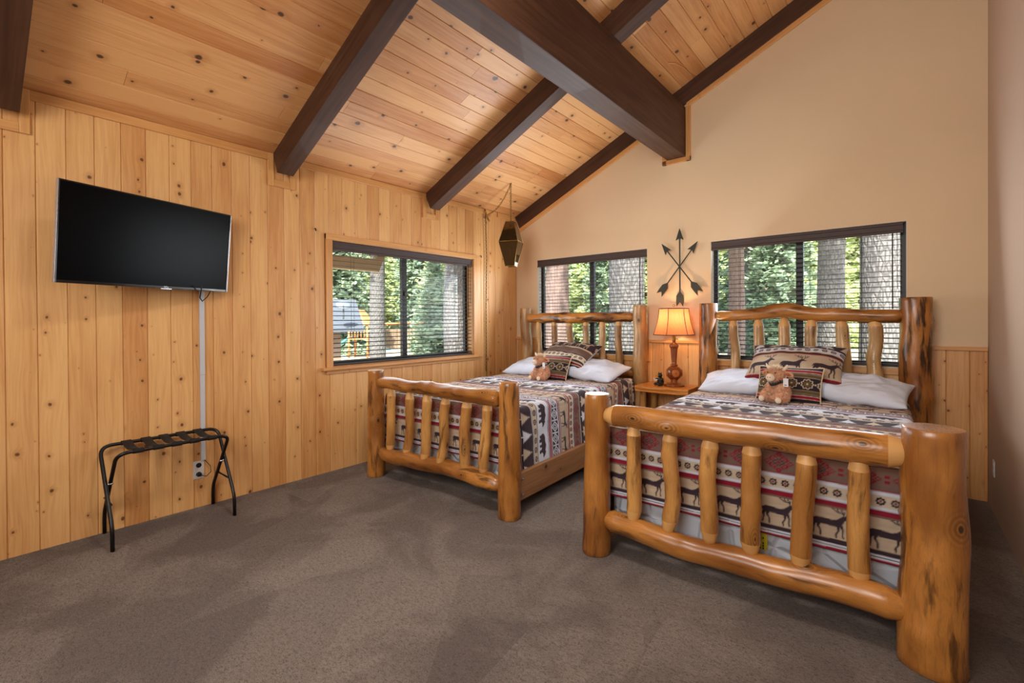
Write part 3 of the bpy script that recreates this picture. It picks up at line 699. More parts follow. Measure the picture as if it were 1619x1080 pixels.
def coords(A, v0, v1, pitch):
    a, b = int(v0/PR), min(int(v1/PR), A.shape[0]); h_ = b-a; w_ = A.shape[1]
    V, U = np.meshgrid((np.arange(h_)+.5)/h_*2-1, ((np.arange(w_)*PR) % pitch)/pitch*2-1, indexing='ij'); return slice(a, b), U, V, h_
def medallions(A, v0, v1, bg_, c1, c2, pitch):
    s, U, V, h_ = coords(A, v0, v1, pitch)
    if h_ <= 0: return
    B = A[s]; B[:] = bg_
    q = lambda x, k: np.round(x*k)/k
    d = q(np.abs(U), 14)*.92+q(np.abs(V), 7)*.75
    for lo, hi, c in ((.0, .12, c1), (.22, .32, c2), (.42, .52, c1), (.60, .72, c1)): B[(d >= lo) & (d < hi)] = c
    B[((np.abs(U) > .88) & (np.abs(V) < .35) & (np.abs(V) > .12))] = c1
def smalls(A, v0, v1, bg_, pitch, c1, c2):
    s, U, V, h_ = coords(A, v0, v1, pitch)
    if h_ <= 0: return
    B = A[s]; B[:] = bg_; d = np.abs(U)*1.0+np.abs(V)
    B[(d < .75) & (d > .45)] = c1; B[d < .28] = c2; B[(np.abs(np.abs(U)-.45) < .09) & (np.abs(V) < .55)] = c1
    B[(np.abs(np.abs(V)-.45) < .12) & (np.abs(U) < .42)] = c1
def ropes(A, v0, v1, bg_, fg, pitch):
    s, U, V, h_ = coords(A, v0, v1, pitch)
    if h_ <= 0: return
    B = A[s]; B[:] = bg_; d = np.abs(U)*.95+np.abs(V)*.9
    B[(d > .62) & (d < .85)] = fg; B[(d > .25) & (d < .42)] = fg; B[(np.abs(U) > .9) & (np.abs(V) < .7)] = fg
    B[(np.abs(np.abs(V)-.9) < .06)] = fg
def quilt_pattern(width, length, off=0.):
    A = np.zeros((int(length/PR)+2, int(width/PR)+2, 3)); A[:] = CREAM
    E = elk(.168, .140); Bm = bear(.19, .115); T = tree(.10, .135); Ts = tree(.075, .10)
    v = 0.0
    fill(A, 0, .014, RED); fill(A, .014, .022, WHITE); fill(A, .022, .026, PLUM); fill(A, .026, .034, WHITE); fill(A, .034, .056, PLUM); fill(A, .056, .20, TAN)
    repeat(A, E, .060, .212, PLUM, off=34+off)
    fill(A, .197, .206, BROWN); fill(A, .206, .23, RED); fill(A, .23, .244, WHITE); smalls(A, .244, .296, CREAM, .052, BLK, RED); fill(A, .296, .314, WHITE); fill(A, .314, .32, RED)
    medallions(A, .32, .418, BROWN, RED, PLUM, .165); fill(A, .418, .424, PLUM); fill(A, .424, .434, CREAM)
    v = .434
    while v < length:
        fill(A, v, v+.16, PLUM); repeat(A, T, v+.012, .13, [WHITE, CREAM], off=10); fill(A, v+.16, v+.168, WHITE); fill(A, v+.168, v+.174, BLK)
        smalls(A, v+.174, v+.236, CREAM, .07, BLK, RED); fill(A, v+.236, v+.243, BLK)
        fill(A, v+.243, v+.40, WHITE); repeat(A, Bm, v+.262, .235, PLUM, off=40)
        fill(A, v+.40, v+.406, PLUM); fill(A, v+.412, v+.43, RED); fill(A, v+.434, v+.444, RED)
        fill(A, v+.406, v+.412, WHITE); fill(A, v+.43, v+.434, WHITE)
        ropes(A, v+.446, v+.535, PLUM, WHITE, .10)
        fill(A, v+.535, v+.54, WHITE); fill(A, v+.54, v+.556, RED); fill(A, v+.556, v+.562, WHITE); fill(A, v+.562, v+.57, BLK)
        fill(A, v+.57, v+.72, TAN); repeat(A, E, v+.575, .212, PLUM, off=90)
        fill(A, v+.72, v+.74, RED); smalls(A, v+.74, v+.80, CREAM, .055, BLK, RED); fill(A, v+.80, v+.806, WHITE)
        medallions(A, v+.806, v+.90, BROWN, RED*.8, PLUM, .165); fill(A, v+.90, v+.906, PLUM); fill(A, v+.906, v+.914, CREAM)
        v += .914
    return A
def sample(A, U, V):
    """box filter around (U across, V along) in metres"""
    k = 3; out = np.zeros(U.shape+(3,))
    for du in (-.0014, 0, .0014):
        for dv in (-.0014, 0, .0014):
            r = np.clip(((V+dv)/PR).astype(int), 0, A.shape[0]-1); c = np.clip(((U+du)/PR).astype(int), 0, A.shape[1]-1); out += A[r, c]
    return out/9
def grid_mesh(P, colr=None, flip=False):
    """P: (ny,nx,3)"""
    ny, nx = P.shape[:2]; me = bpy.data.meshes.new('cloth'); me.vertices.add(ny*nx); me.vertices.foreach_set('co', P.astype(np.float32).ravel())
    I = np.arange(ny*nx).reshape(ny, nx); q = np.stack([I[:-1, :-1], I[:-1, 1:], I[1:, 1:], I[1:, :-1]], -1).reshape(-1, 4)
    if flip: q = q[:, ::-1]
    nf = len(q); me.loops.add(nf*4); me.loops.foreach_set('vertex_index', q.ravel().astype(np.int32)); me.polygons.add(nf)
    me.polygons.foreach_set('loop_start', np.arange(0, nf*4, 4, dtype=np.int32)); me.polygons.foreach_set('loop_total', np.full(nf, 4, np.int32))
    me.polygons.foreach_set('use_smooth', np.ones(nf, bool)); me.update(calc_edges=True)
    if colr is not None:
        at_ = me.color_attributes.new('print', 'FLOAT_COLOR', 'POINT'); C4 = np.ones((ny*nx, 4), np.float32); C4[:, :3] = colr.reshape(-1, 3); at_.data.foreach_set('color', C4.ravel())
    return me
def vnoise(X, Y, s, seed):
    rs = np.random.RandomState(seed); G = rs.rand(96, 96); x = X/s+40; y = Y/s+40; xi = np.floor(x).astype(int); yi = np.floor(y).astype(int); fx = x-xi; fy = y-yi
    fx = fx*fx*(3-2*fx); fy = fy*fy*(3-2*fy); g_ = lambda a, b: G[a % 96, b % 96]
    return (g_(xi, yi)*(1-fx)+g_(xi+1, yi)*fx)*(1-fy)+(g_(xi, yi+1)*(1-fx)+g_(xi+1, yi+1)*fx)*fy-.5
def quilt(M0, hw, y0, y1, zt_, dropF, dropS, label, seed, step=.0046):
    """top covers x in +-hw, y from y0 (foot) to y1 (head)"""
    LV = dropF+(y1-y0); LU = 2*hw+2*dropS; nv, nu = int(LV/step), int(LU/step)
    V, U = np.meshgrid(np.linspace(0, LV, nv), np.linspace(0, LU, nu), indexing='ij')
    u = U-LU/2; over_u = np.maximum(np.abs(u)-hw, 0); sg = np.sign(u); over_v = np.maximum(dropF-V, 0)
    ytop = y0+np.maximum(V-dropF, 0); xtop = np.clip(u, -hw, hw); R = .045
    # distance of overhang with a rounded edge, corners blended
    d = np.sqrt(over_u**2+over_v**2); corner = (over_u > 0) & (over_v > 0)
    dd = np.where(corner, np.maximum(over_u, over_v)+.12*np.minimum(over_u, over_v), d)
    ang = np.minimum(dd/R, PI/2); out = R*np.sin(ang); down = np.where(dd < R*PI/2, R*(1-np.cos(ang)), R+dd-R*PI/2)
    with np.errstate(invalid='ignore', divide='ignore'):
        nx_ = np.where(d > 0, over_u/d, 0)*sg; ny_ = np.where(d > 0, -over_v/d, 0)
    # squarer corner so the two drapes meet flat against the posts
    k_ = np.where(corner, 1/np.maximum(np.maximum(np.abs(nx_), np.abs(ny_)), 1e-6), 1)*.9+.1; nx_ *= np.minimum(k_, 1.25); ny_ *= np.minimum(k_, 1.25)
    fl = np.clip(down-.06, 0, 1); wave = .010*np.sin((np.where(over_u > over_v, ytop*1, xtop))*14+seed)+.02*vnoise(xtop+ytop, down, .18, seed+3)
    out2 = out+fl*.05+wave*np.clip(fl*6, 0, 1)
    X = xtop+nx_*out2; Y = ytop+ny_*np.minimum(out2, .045+.0*out2); Z = zt_-down
    top = np.clip(1-dd/.1, 0, 1)
    Z = Z+top*(.012*vnoise(X, Y, .22, seed)+.006*vnoise(X, Y, .09, seed+1))
    Z = Z-np.clip((.25-np.abs(Y-y1))/.25, 0, 1)*.0
    q = .0022*(np.abs(np.sin(V*PI/.032))**.35)+.0018*vnoise(U, V, .02, seed+9)+.001*(np.abs(np.sin(U*PI/.05+2*vnoise(U, V, .1, 4)))**.35)
    X = X+nx_*q*(1-top); Y = Y+ny_*q*(1-top); Z = Z+q*top
    P = np.stack([X, Y, Z], -1); A = quilt_pattern(LU, LV); colr = sample(A, U+.004*vnoise(U, V, .12, 5), V+.004*vnoise(V, U, .12, 6))
    o = link('quilt', grid_mesh(P, colr), None, M_PRINT, M0); md = o.modifiers.new('thickness', 'SOLIDIFY'); md.thickness = .007; md.offset = -1
    return tag(o, label, 'quilt')
quilt(MA, .705, .135, 2.26, .745, .445, .50, 'patterned wildlife quilt draped over the bed nearer the television', 11)
quilt(MB, .705, .135, 2.26, .745, .445, .50, 'patterned wildlife quilt draped over the foreground bed at right', 17)

# ------------------------------------------------------------------ pillows
def pillow_mesh(w_, h_, t_, pinch=.08, n=(60, 44), cf=None, cb=None, seed=0, wr=.006, pw=2.6, both=True):
    a = np.linspace(-1, 1, n[0]); b = np.linspace(-1, 1, n[1]); Bv, Av = np.meshgrid(b, a, indexing='ij')
    Av2, Bv2 = np.sign(Av)*np.abs(Av)**.8, np.sign(Bv)*np.abs(Bv)**.8
    X = w_/2*Av2*(1-pinch*(1-Bv2**2)); Y = h_/2*Bv2*(1-pinch*(1-Av2**2)); f = ((1-np.abs(Av2)**pw)*(1-np.abs(Bv2)**pw)).clip(0)**.5
    nz = wr*vnoise(X, Y, .10, seed)*2+wr*.9*vnoise(X+Y*.6, (Y-X*.4)*3.2, .08, seed+1)
    Zt = t_/2*f+nz*f; Zb = -t_/2*f*.9+nz*f
    P = np.concatenate([np.stack([X, Y, Zt], -1)], 0); Q = np.stack([X[::-1], Y[::-1], Zb[::-1]], -1)
    PP = np.concatenate([P, Q], 0); ny = PP.shape[0]
    colr = None
    if cf is not None:
        A = cf; U = X+w_/2; V = Y+h_/2; c1 = sample(A, U, V); c2 = np.ones_like(c1)*np.array(cb)
        colr = np.concatenate([c1, c2], 0)
    me = grid_mesh(PP, colr)
    if cf is None:
        bm = bmesh.new(); bm.from_mesh(me); bmesh.ops.remove_doubles(bm, verts=bm.verts, dist=.0006); bmesh.ops.recalc_face_normals(bm, faces=bm.faces); bm.to_mesh(me); bm.free()
    me.polygons.foreach_set('use_smooth', [True]*len(me.polygons)); return me
def place(c, rx, rz, ry=0, M0=None):
    m = Matrix.Translation(c) @ Matrix.Rotation(rz, 4, 'Z') @ Matrix.Rotation(rx, 4, 'X') @ Matrix.Rotation(ry, 4, 'Y')
    return (M0 @ m) if M0 is not None else m
def sham_pattern(kind, w_, h_):
    A = np.zeros((int(h_/PR)+2, int(w_/PR)+2, 3)); A[:] = TAN
    if kind == 'elk':
        fill(A, 0, .018, PLUM*.9); fill(A, .018, .04, RED*.8); repeat(A, elk(.205, .205), .052, .235, PLUM, off=25)
        fill(A, .27, .282, RED); fill(A, .282, .30, PLUM); fill(A, .30, .312, CREAM); smalls(A, .312, .37, WHITE, .06, PLUM, RED); fill(A, .37, h_, PLUM); repeat(A, tree(.1, .12), .375, .13, [WHITE, CREAM], off=10)
    else:
        fill(A, 0, .016, RED); fill(A, .016, .03, PLUM); fill(A, .03, .04, CREAM); fill(A, .04, .06, RED*.8); fill(A, .06, .075, TAN); fill(A, .075, .10, PLUM); fill(A, .10, .11, CREAM)
        fill(A, .11, .17, CREAM); smalls(A, .112, .168, CREAM, .062, PLUM, OLIVE); fill(A, .17, .18, BLK); fill(A, .18, .28, BROWN*.8); fill(A, .28, .30, CREAM); fill(A, .30, h_, PLUM)
        repeat(A, elk(.2, .15), .31, .22, TAN, off=20)
    return A
def cushion_pattern(w_, h_):
    A = np.zeros((int(h_/PR)+2, int(w_/PR)+2, 3)); D = PLUM*.62; A[:] = D
    f = h_/.30
    def F(a, b, c): fill(A, a*f, b*f, c)
    for s in (0, 1):
        G = (lambda a, b, c: F(a, b, c)) if s == 0 else (lambda a, b, c: F(.30-b, .30-a, c))
        G(.03, .034, CREAM); G(.034, .055, RED); G(.055, .059, CREAM); G(.066, .07, CREAM*.6); G(.07, .096, OLIVE); G(.096, .1, CREAM*.6)
    s, U, V, h2 = coords(A, .105*f, .195*f, .105); B = A[s]; th = np.arctan2(V, U); r = np.hypot(U*1.05, V*.92)
    B[(np.abs(r-.74-.08*np.cos(th*9)) < .07)] = CREAM; B[r < .52] = OLIVE; B[r < .14] = CREAM; B[(np.abs(U) > .9) & (np.abs(V) < .12)] = CREAM
    return A
def piping(name, w_, h_, pinch, parent, r=.006, M=None):
    pts = []; n = 20
    def pt(a, b): return (w_/2*a*(1-pinch*(1-b*b)), h_/2*b*(1-pinch*(1-a*a)), 0)
    for i in range(n): pts.append(pt(-1+2*i/n, -1))
    for i in range(n): pts.append(pt(1, -1+2*i/n))
    for i in range(n): pts.append(pt(1-2*i/n, 1))
    for i in range(n): pts.append(pt(-1, 1-2*i/n))
    return link(name, mesh(*tube_data(pts, r, 6, True), smooth=True), parent, M_PIPE, None, False)
WPIL = pillow_mesh(.66, .46, .17, .06, seed=3, wr=.020)
WPIL2 = pillow_mesh(.68, .47, .18, .06, seed=8, wr=.022)
def pset(M0, nm, who, kind, seed, xs):
    for (cx, cy, cz, rx, rz, ry, me, side) in xs['white']:
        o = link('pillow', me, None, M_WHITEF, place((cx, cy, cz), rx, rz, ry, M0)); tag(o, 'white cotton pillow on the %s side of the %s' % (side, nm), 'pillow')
    cx, cy, cz, rx, rz, ry = xs['sham']
    sw, sh = .72, .48
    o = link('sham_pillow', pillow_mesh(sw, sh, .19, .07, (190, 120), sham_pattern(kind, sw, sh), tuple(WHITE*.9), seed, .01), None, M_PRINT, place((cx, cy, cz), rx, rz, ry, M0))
    tag(o, {'elk': 'tan pillow printed with dark elk, leaning on the white pillows of the foreground bed', 'band': 'maroon and cream banded pillow leaning on the white pillows of the bed nearer the television'}[kind], 'pillow')
    cx, cy, cz, rx, rz, ry = xs['cush']; cw, ch = .46, .30
    o = link('throw_cushion', pillow_mesh(cw, ch, .11, .05, (150, 100), cushion_pattern(cw, ch), tuple(PLUM*.6), seed+2, .004), None, M_PRINT, place((cx, cy, cz), rx, rz, ry, M0))
    tag(o, 'small dark striped cushion behind the plush cow on the '+nm, 'cushion'); piping('piping', cw, ch, .05, o)
R = math.radians
pset(MB, 'foreground bed at right', 'B', 'elk', 31, dict(
    white=[(-.40, 2.03, .835, R(12), R(6), R(-3), WPIL, 'lamp'), (.42, 2.00, .845, R(14), R(-8), R(4), WPIL2, 'taupe wall')],
    sham=(.0, 2.10, 1.005, R(36), R(-3), R(0)), cush=(.0, 1.79, .868, R(64), R(-5), R(-2))))
pset(MA, 'bed nearer the television', 'A', 'band', 41, dict(
    white=[(-.42, 2.05, .835, R(12), R(4), R(-3), WPIL, 'pine wall'), (.40, 2.0, .845, R(14), R(-8), R(4), WPIL2, 'lamp')],
    sham=(.0, 2.10, .985, R(30), R(-10), R(2)), cush=(.0, 1.78, .868, R(64), R(-4), R(-2))))

# ------------------------------------------------------------------ soft organic bodies
def blob(parts, vox=.006, disp=.0, dscale=40, smooth_it=4):
    bm = bmesh.new()
    for (c, r, rot) in parts:
        M = Matrix.Translation(c) @ (Matrix.Rotation(rot[2], 4, 'Z') @ Matrix.Rotation(rot[1], 4, 'Y') @ Matrix.Rotation(rot[0], 4, 'X')) @ Matrix.Diagonal((r[0], r[1], r[2], 1))
        bmesh.ops.create_icosphere(bm, subdivisions=3, radius=1, matrix=M)
    me = bm_mesh(bm, True); o = bpy.data.objects.new('tmp', me); COL.objects.link(o)
    md = o.modifiers.new('r', 'REMESH'); md.mode = 'VOXEL'; md.voxel_size = vox; md.use_smooth_shade = True
    sm = o.modifiers.new('s', 'SMOOTH'); sm.iterations = smooth_it; sm.factor = .6
    dg = bpy.context.evaluated_depsgraph_get(); me2 = bpy.data.meshes.new_from_object(o.evaluated_get(dg)); bpy.data.objects.remove(o)
    if disp:
        for v in me2.vertices: v.co += v.normal*disp*noise.noise(v.co*dscale)
    me2.polygons.foreach_set('use_smooth', [True]*len(me2.polygons)); me2.materials.clear()
    return me2
def fuzz(me, n, L, wdt=.0016, seed=1, droop=.4):
    rs = random.Random(seed); V = me.vertices; vs = [tuple(v.co) for v in V]; fs = [tuple(p.vertices) for p in me.polygons]
    for _ in range(n):
        v = V[rs.randrange(len(V))]; nn = v.normal; d = (nn+Vector((rs.uniform(-.5, .5), rs.uniform(-.5, .5), rs.uniform(-.5, .5)-droop))).normalized()*L*rs.uniform(.6, 1.2)
        s = d.cross(Vector((rs.uniform(-1, 1), rs.uniform(-1, 1), rs.uniform(-1, 1)))).normalized()*wdt; b = len(vs); p = v.co-nn*.002
        vs += [tuple(p-s), tuple(p+s), tuple(p+d)]; fs.append((b, b+1, b+2))
    return mesh(vs, fs, True)
def plush(M0, label, rz):
    # local: faces -y; sits on z=0
    root = bpy.data.objects.new('plush_cow', None); COL.objects.link(root); root.matrix_basis = M0 @ Matrix.Rotation(rz, 4, 'Z'); tag(root, label, 'soft toy')
    Z3 = (0, 0, 0)
    body = blob([((0, .02, .075), (.075, .07, .075), Z3), ((0, .005, .13), (.058, .052, .06), Z3), ((-.062, -.045, .05), (.036, .06, .045), (0, 0, .25)), ((.062, -.045, .05), (.036, .06, .045), (0, 0, -.25)),
                 ((-.045, -.03, .105), (.026, .03, .05), (.35, .2, 0)), ((.045, -.03, .105), (.026, .03, .05), (.35, -.2, 0)), ((.0, -.02, .04), (.05, .05, .035), Z3)], .007, .008, 45)
    link('body', fuzz(body, 7000, .017, seed=1), root, M_FUR, None, False)
    head = blob([((0, -.02, .215), (.066, .062, .058), Z3), ((0, -.055, .20), (.045, .045, .038), Z3), ((-.0, 0, .245), (.045, .045, .03), Z3)], .006, .006, 50)
    link('head', fuzz(head, 4500, .015, seed=2), root, M_FUR, None, False)
    tuft = blob([((0, -.02, .268), (.04, .035, .015), Z3)], .005, .004, 60); link('forelock', fuzz(tuft, 1200, .026, .002, 5, .9), root, M_FURL, None, False)
    mz = blob([((0, -.095, .198), (.034, .022, .031), Z3)], .004, 0); muz = link('muzzle', fuzz(mz, 500, .004, .001, 8), root, M_FURL, None, False)
    for s in (-1, 1):
        tube('nostril', [(s*.010-.003, -.1175, .203), (s*.010+.003, -.1178, .199)], .0022, M_DARKP, muz, 6, world=False)
        link('horn', mesh(*tube_data([(s*.042, -.01, .252), (s*.062, -.012, .262), (s*.078, -.014, .278), (s*.083, -.016, .298)], [.013, .012, .009, .003], 10), smooth=True), root, M_FURL, None, False)
        e = blob([((s*.088, -.005, .225), (.032, .010, .017), (0, s*.25, 0))], .004, .002, 60); ear = link('ear', fuzz(e, 700, .012, seed=9), root, M_FUR, None, False)
        ii = blob([((s*.090, -.015, .223), (.022, .004, .010), (0, s*.25, 0))], .003, 0); link('inner_ear', ii, ear, M_FURD, None, False)
        f = blob([((s*.066, -.105, .030), (.024, .014, .024), Z3)], .004, 0); link('foot', fuzz(f, 300, .004, .001, 11), root, M_FURL, None, False)
        p = blob([((s*.036, -.062, .062), (.017, .015, .013), Z3)], .004, 0); link('paw', fuzz(p, 200, .006, .001, 12), root, M_FURL, None, False)
        tube('eye', [(s*.030, -.083, .236), (s*.030, -.086, .236)], .005, M_DARKP, root, 8, world=False)
    # bandana: ring and triangle at the throat
    vs = []; fs = []; n_ = 24
    for i in range(n_):
        a = 2*PI*i/n_; f = max(0, math.cos(a))**3
        vs += [(.052*math.sin(a), .0-.056*math.cos(a)-.006*f, .178), (.058*math.sin(a), .0-.064*math.cos(a)-.012*f, .160-.028*f)]
    for i in range(n_): a = 2*i; b = 2*((i+1) % n_); fs.append((a, b, b+1, a+1))
    b_ = link('bandana', mesh(vs, fs, True), root, M_DARKP, None, False); md = b_.modifiers.new('t', 'SOLIDIFY'); md.thickness = .002
    t_ = box('hang_tag', .075, .113, -.056, -.054, .135, .198, M_TAGM, root, .002, Matrix.Identity(4), False)
    for i in range(7): box('print', .084+i*.0028, .0855+i*.0028, -.0565, -.0561, .142, .152, M_DARKP, t_, 0, Matrix.Identity(4), False)
    tube('tag_loop', [(.085, -.02, .222), (.090, -.045, .212), (.094, -.055, .196)], .0012, M_WHITEP, root, 5, world=False)
    return root
plush(MB @ Matrix.Translation((-.05, 1.62, .748)), 'tan plush highland cow with bandana sitting on the foreground bed at right', R(-22))
plush(MA @ Matrix.Translation((-.02, 1.60, .748)), 'tan plush highland cow sitting on the bed nearer the television', R(-14))

# ------------------------------------------------------------------ nightstand, lamp, bear
t = thing('nightstand', (2.2, -.25, 0), 'small slab topped log nightstand between the two beds', 'table')
bm = bmesh.new(); box_bm(bm, 0, 1, 0, 1, 0, 1, 0); bmesh.ops.subdivide_edges(bm, edges=bm.edges, cuts=7, use_grid_fill=True)
for v in bm.verts:
    x, y, z = v.co; fx = 1.945+x*(2.50-1.945); yf = -.445+.02*noise.noise(Vector((x*4, 3, z*2))); yy = yf+(y)*(-.05-yf)
    v.co = Vector((fx+(.01 if x in (0, 1) else 0)*noise.noise(Vector((y*4, z, x))), yy, .652+z*.055-(.012*(1-y)*(1-z)*abs(noise.noise(Vector((x*5, 0, 1)))))))
me = bm_mesh(bm); Mt = frame((1, 0, 0), (0, 0, 1), (1.945, -.2, .68)); me.transform(Mt.inverted()); link('table_top', me, t, M_STAND, Mt)
for (x, y) in ((2.0, -.37), (2.44, -.37), (2.0, -.11), (2.44, -.11)):
    s = 1 if x > 2.2 else -1
    log('leg', (x+s*.012, y, 0), (x, y, .655), .036, .034, M_SPIN, t, int(x*10+y*50), .01, .06, world=True, n=18)
log('stretcher', (2.0, -.37, .22), (2.44, -.37, .22), .022, .022, M_SPIN, t, 55, .005, .05, world=True, n=14)
log('stretcher', (2.0, -.11, .22), (2.44, -.11, .22), .022, .022, M_SPIN, t, 56, .005, .05, world=True, n=14)

LX, LY, LZ = 2.285, -.235, .708
t = thing('table_lamp', (LX, LY, LZ), 'lit table lamp with turned wooden base on the nightstand', 'lamp')
def part(name, prof, mat, n=32, z0=0, par=None, M=None, smooth=True):
    v_, f_ = lathe(prof, n); return link(name, mesh(v_, f_, smooth), par or t, mat, M if M is not None else Matrix.Translation((LX, LY, LZ+z0)))
part('base', [(.10, 0), (.104, .006), (.104, .012), (.095, .018), (.078, .02), (.074, .028), (.05, .032), (.036, .036), (.034, .058), (.04, .064), (.04, .07)], M_LAMPW)
part('globe', [(.03, .066)]+[(.080*math.cos(a), .135+.076*math.sin(a)) for a in np.linspace(-1.1, 1.15, 18)]+[(.032, .212)], M_LAMPW)
dirc = Vector((.55, -.83, 0)).normalized()
for dv in (dirc, Vector((-dirc.y, dirc.x, 0)), -Vector((-dirc.y, dirc.x, 0))):
    part('disc', [(.036, 0), (.038, .004), (.034, .006), (.004, .0062)], M_LAMPD, 24, M=frame(dv, (0, 0, 1), Vector((LX, LY, LZ+.135))+dv*.073))
part('column', [(.034, .206), (.038, .214), (.034, .222), (.026, .228), (.026, .25), (.036, .38), (.040, .398), (.046, .404), (.047, .418), (.04, .430), (.028, .440), (.018, .448), (.016, .46)], M_LAMPW)
part('socket', [(.014, .458), (.017, .465), (.017, .50), (.013, .505), (.013, .53), (.010, .56)], M_BRASS, 20)
tube('switch', [(LX+.015, LY-.006, LZ+.485), (LX+.045, LY-.012, LZ+.485)], .0035, M_BRASS, t)
for sx in (1, -1): tube('harp', [(LX+sx*.014, LY, LZ+.50), (LX+sx*.05, LY, LZ+.56), (LX+sx*.062, LY, LZ+.66), (LX+sx*.04, LY, LZ+.76), (LX, LY, LZ+.80)], .0018, M_BRASS, t, 6)
ring = [(LX+.010*math.cos(a), LY, LZ+.832+.012*math.sin(a)) for a in np.linspace(0, 2*PI, 15)[:-1]]
tube('finial', ring, .003, M_BRASS, t, 6, True)
# six panel bell shade
zs = [.530, .545, .57, .61, .66, .71, .76, .80]; rs_ = [.203, .199, .190, .178, .165, .155, .148, .146]
a0 = math.atan2(dirc.y, dirc.x)-PI/6-.06; sub = 4
def hexpt(r, k, z):
    i, f = divmod(k, sub); f /= sub; p = Vector((r*math.cos(a0+i*PI/3), r*math.sin(a0+i*PI/3), z)); q = Vector((r*math.cos(a0+(i+1)*PI/3), r*math.sin(a0+(i+1)*PI/3), z)); o_ = p.lerp(q, f)
    h = Vector((o_.x, o_.y, 0)); bul = 1+.05*math.sin(PI*f)
    return Vector((LX+h.x*bul, LY+h.y*bul, LZ+z))
vs = []; fs = []; n_ = 6*sub
for r_, z in zip(rs_, zs): vs += [hexpt(r_, k, z) for k in range(n_)]
for j in range(len(zs)-1):
    for k in range(n_): l = (k+1) % n_; fs.append((j*n_+k, j*n_+l, (j+1)*n_+l, (j+1)*n_+k))
sh = link('lamp_shade', mesh(vs, fs, True), t, M_SHADE)
tube('trim_band', [hexpt(rs_[0]+.001, k, zs[0]) for k in range(n_)], .0045, M_SHTRIM, sh, 6, True)
tube('trim_band', [hexpt(rs_[-1]+.001, k, zs[-1]) for k in range(n_)], .0055, M_SHTRIM, sh, 6, True)
for i in range(6): tube('rib', [hexpt(r_+.0015, i*sub, z) for r_, z in zip(rs_, zs)], .0032, M_SHTRIM, sh, 6)
for i in range(3):
    a = i*2*PI/3; tube('spider', [(LX, LY, LZ+.798), (LX+.14*math.cos(a), LY+.14*math.sin(a), LZ+.798)], .0016, M_BRASS, t, 5)
part('bulb', [(.011, .555), (.013, .565), (.026, .60), (.030, .625), (.024, .648), (.008, .657)], M_BULB, 20)
lt = light('lamp_bulb_light', 'POINT', (LX, LY, LZ+.70), None, 6.5, (1, .60, .30)); lt.data.shadow_soft_size = .03

t = thing('bear_figurine', (2.155, -.30, .708), 'small black bear figurine sitting beside the table lamp base', 'figurine')
Mb = Matrix.Translation((2.165, -.315, .708)) @ Matrix.Rotation(R(-25), 4, 'Z')
Z3 = (0, 0, 0)
link('body', blob([((0, .01, .045), (.034, .032, .045), Z3), ((0, 0, .022), (.045, .035, .022), Z3), ((-.028, -.03, .018), (.014, .03, .015), Z3), ((.028, -.03, .018), (.014, .03, .015), Z3), ((-.03, -.015, .065), (.011, .026, .012), (.4, 0, .3)), ((.034, -.008, .068), (.011, .024, .012), (.9, 0, -.3)),
    ((0, 0, .108), (.026, .025, .024), Z3), ((-.018, .004, .132), (.008, .006, .009), Z3), ((.018, .004, .132), (.008, .006, .009), Z3)], .0045, .002, 80), t, M_BEAR, Mb)
link('snout', blob([((-.006, -.028, .106), (.012, .016, .010), Z3)], .003), t, M_BEARM, Mb)
link('nose', blob([((-.006, -.044, .110), (.005, .004, .004), Z3)], .002), t, M_BEAR, Mb)
link('fish', blob([((-.012, -.042, .060), (.026, .008, .009), (0, -.2, 0)), ((-.042, -.042, .070), (.008, .004, .012), Z3)], .003), t, M_WHITEP, Mb)

# ------------------------------------------------------------------ arrows on the wall
t = thing('arrow_wall_art', (2.27, -.02, 1.95), 'dark metal wall art of three crossed arrows between the windows', 'wall art')
def arrow(tip, tail, yy, lab=None):
    tip, tail = Vector(tip), Vector(tail); d = (tip-tail); L = d.length; M = frame((d.x, 0, d.z), (0, 1, 0), (tail.x, yy, tail.z))
    bm = bmesh.new(); box_bm(bm, -.006, .006, -.003, .003, .10, L-.09, .001); sh_ = link('shaft', bm_mesh(bm), t, M_IRON, M)
    def flat(name, pts):
        vs = [(x, -.005, z) for x, z in pts]+[(x, .005, z) for x, z in pts]; n_ = len(pts); bm = bmesh.new(); bm.from_mesh(mesh(vs, [tuple(range(n_)), tuple(range(2*n_-1, n_-1, -1))]+[(i, n_+i, n_+(i+1) % n_, (i+1) % n_) for i in range(n_)]))
        bmesh.ops.recalc_face_normals(bm, faces=bm.faces); link(name, bm_mesh(bm), t, M_IRON, M)
    flat('arrowhead', [(0, L), (.040, L-.125), (.012, L-.108), (0, L-.115), (-.012, L-.108), (-.040, L-.125)])
    flat('fletching', [(0, .165), (.036, .115), (.038, .055), (.034, .002), (.012, .035), (0, .045), (-.012, .035), (-.034, .002), (-.038, .055), (-.036, .115)])
arrow((2.27, 0, 2.372), (2.27, 0, 1.535), -.022); arrow((2.078, 0, 2.225), (2.49, 0, 1.665), -.034); arrow((2.468, 0, 2.210), (2.05, 0, 1.665), -.046)
tube('hanger', [(2.27, -.001, 1.95), (2.27, -.05, 1.95)], .008, M_IRON, t)

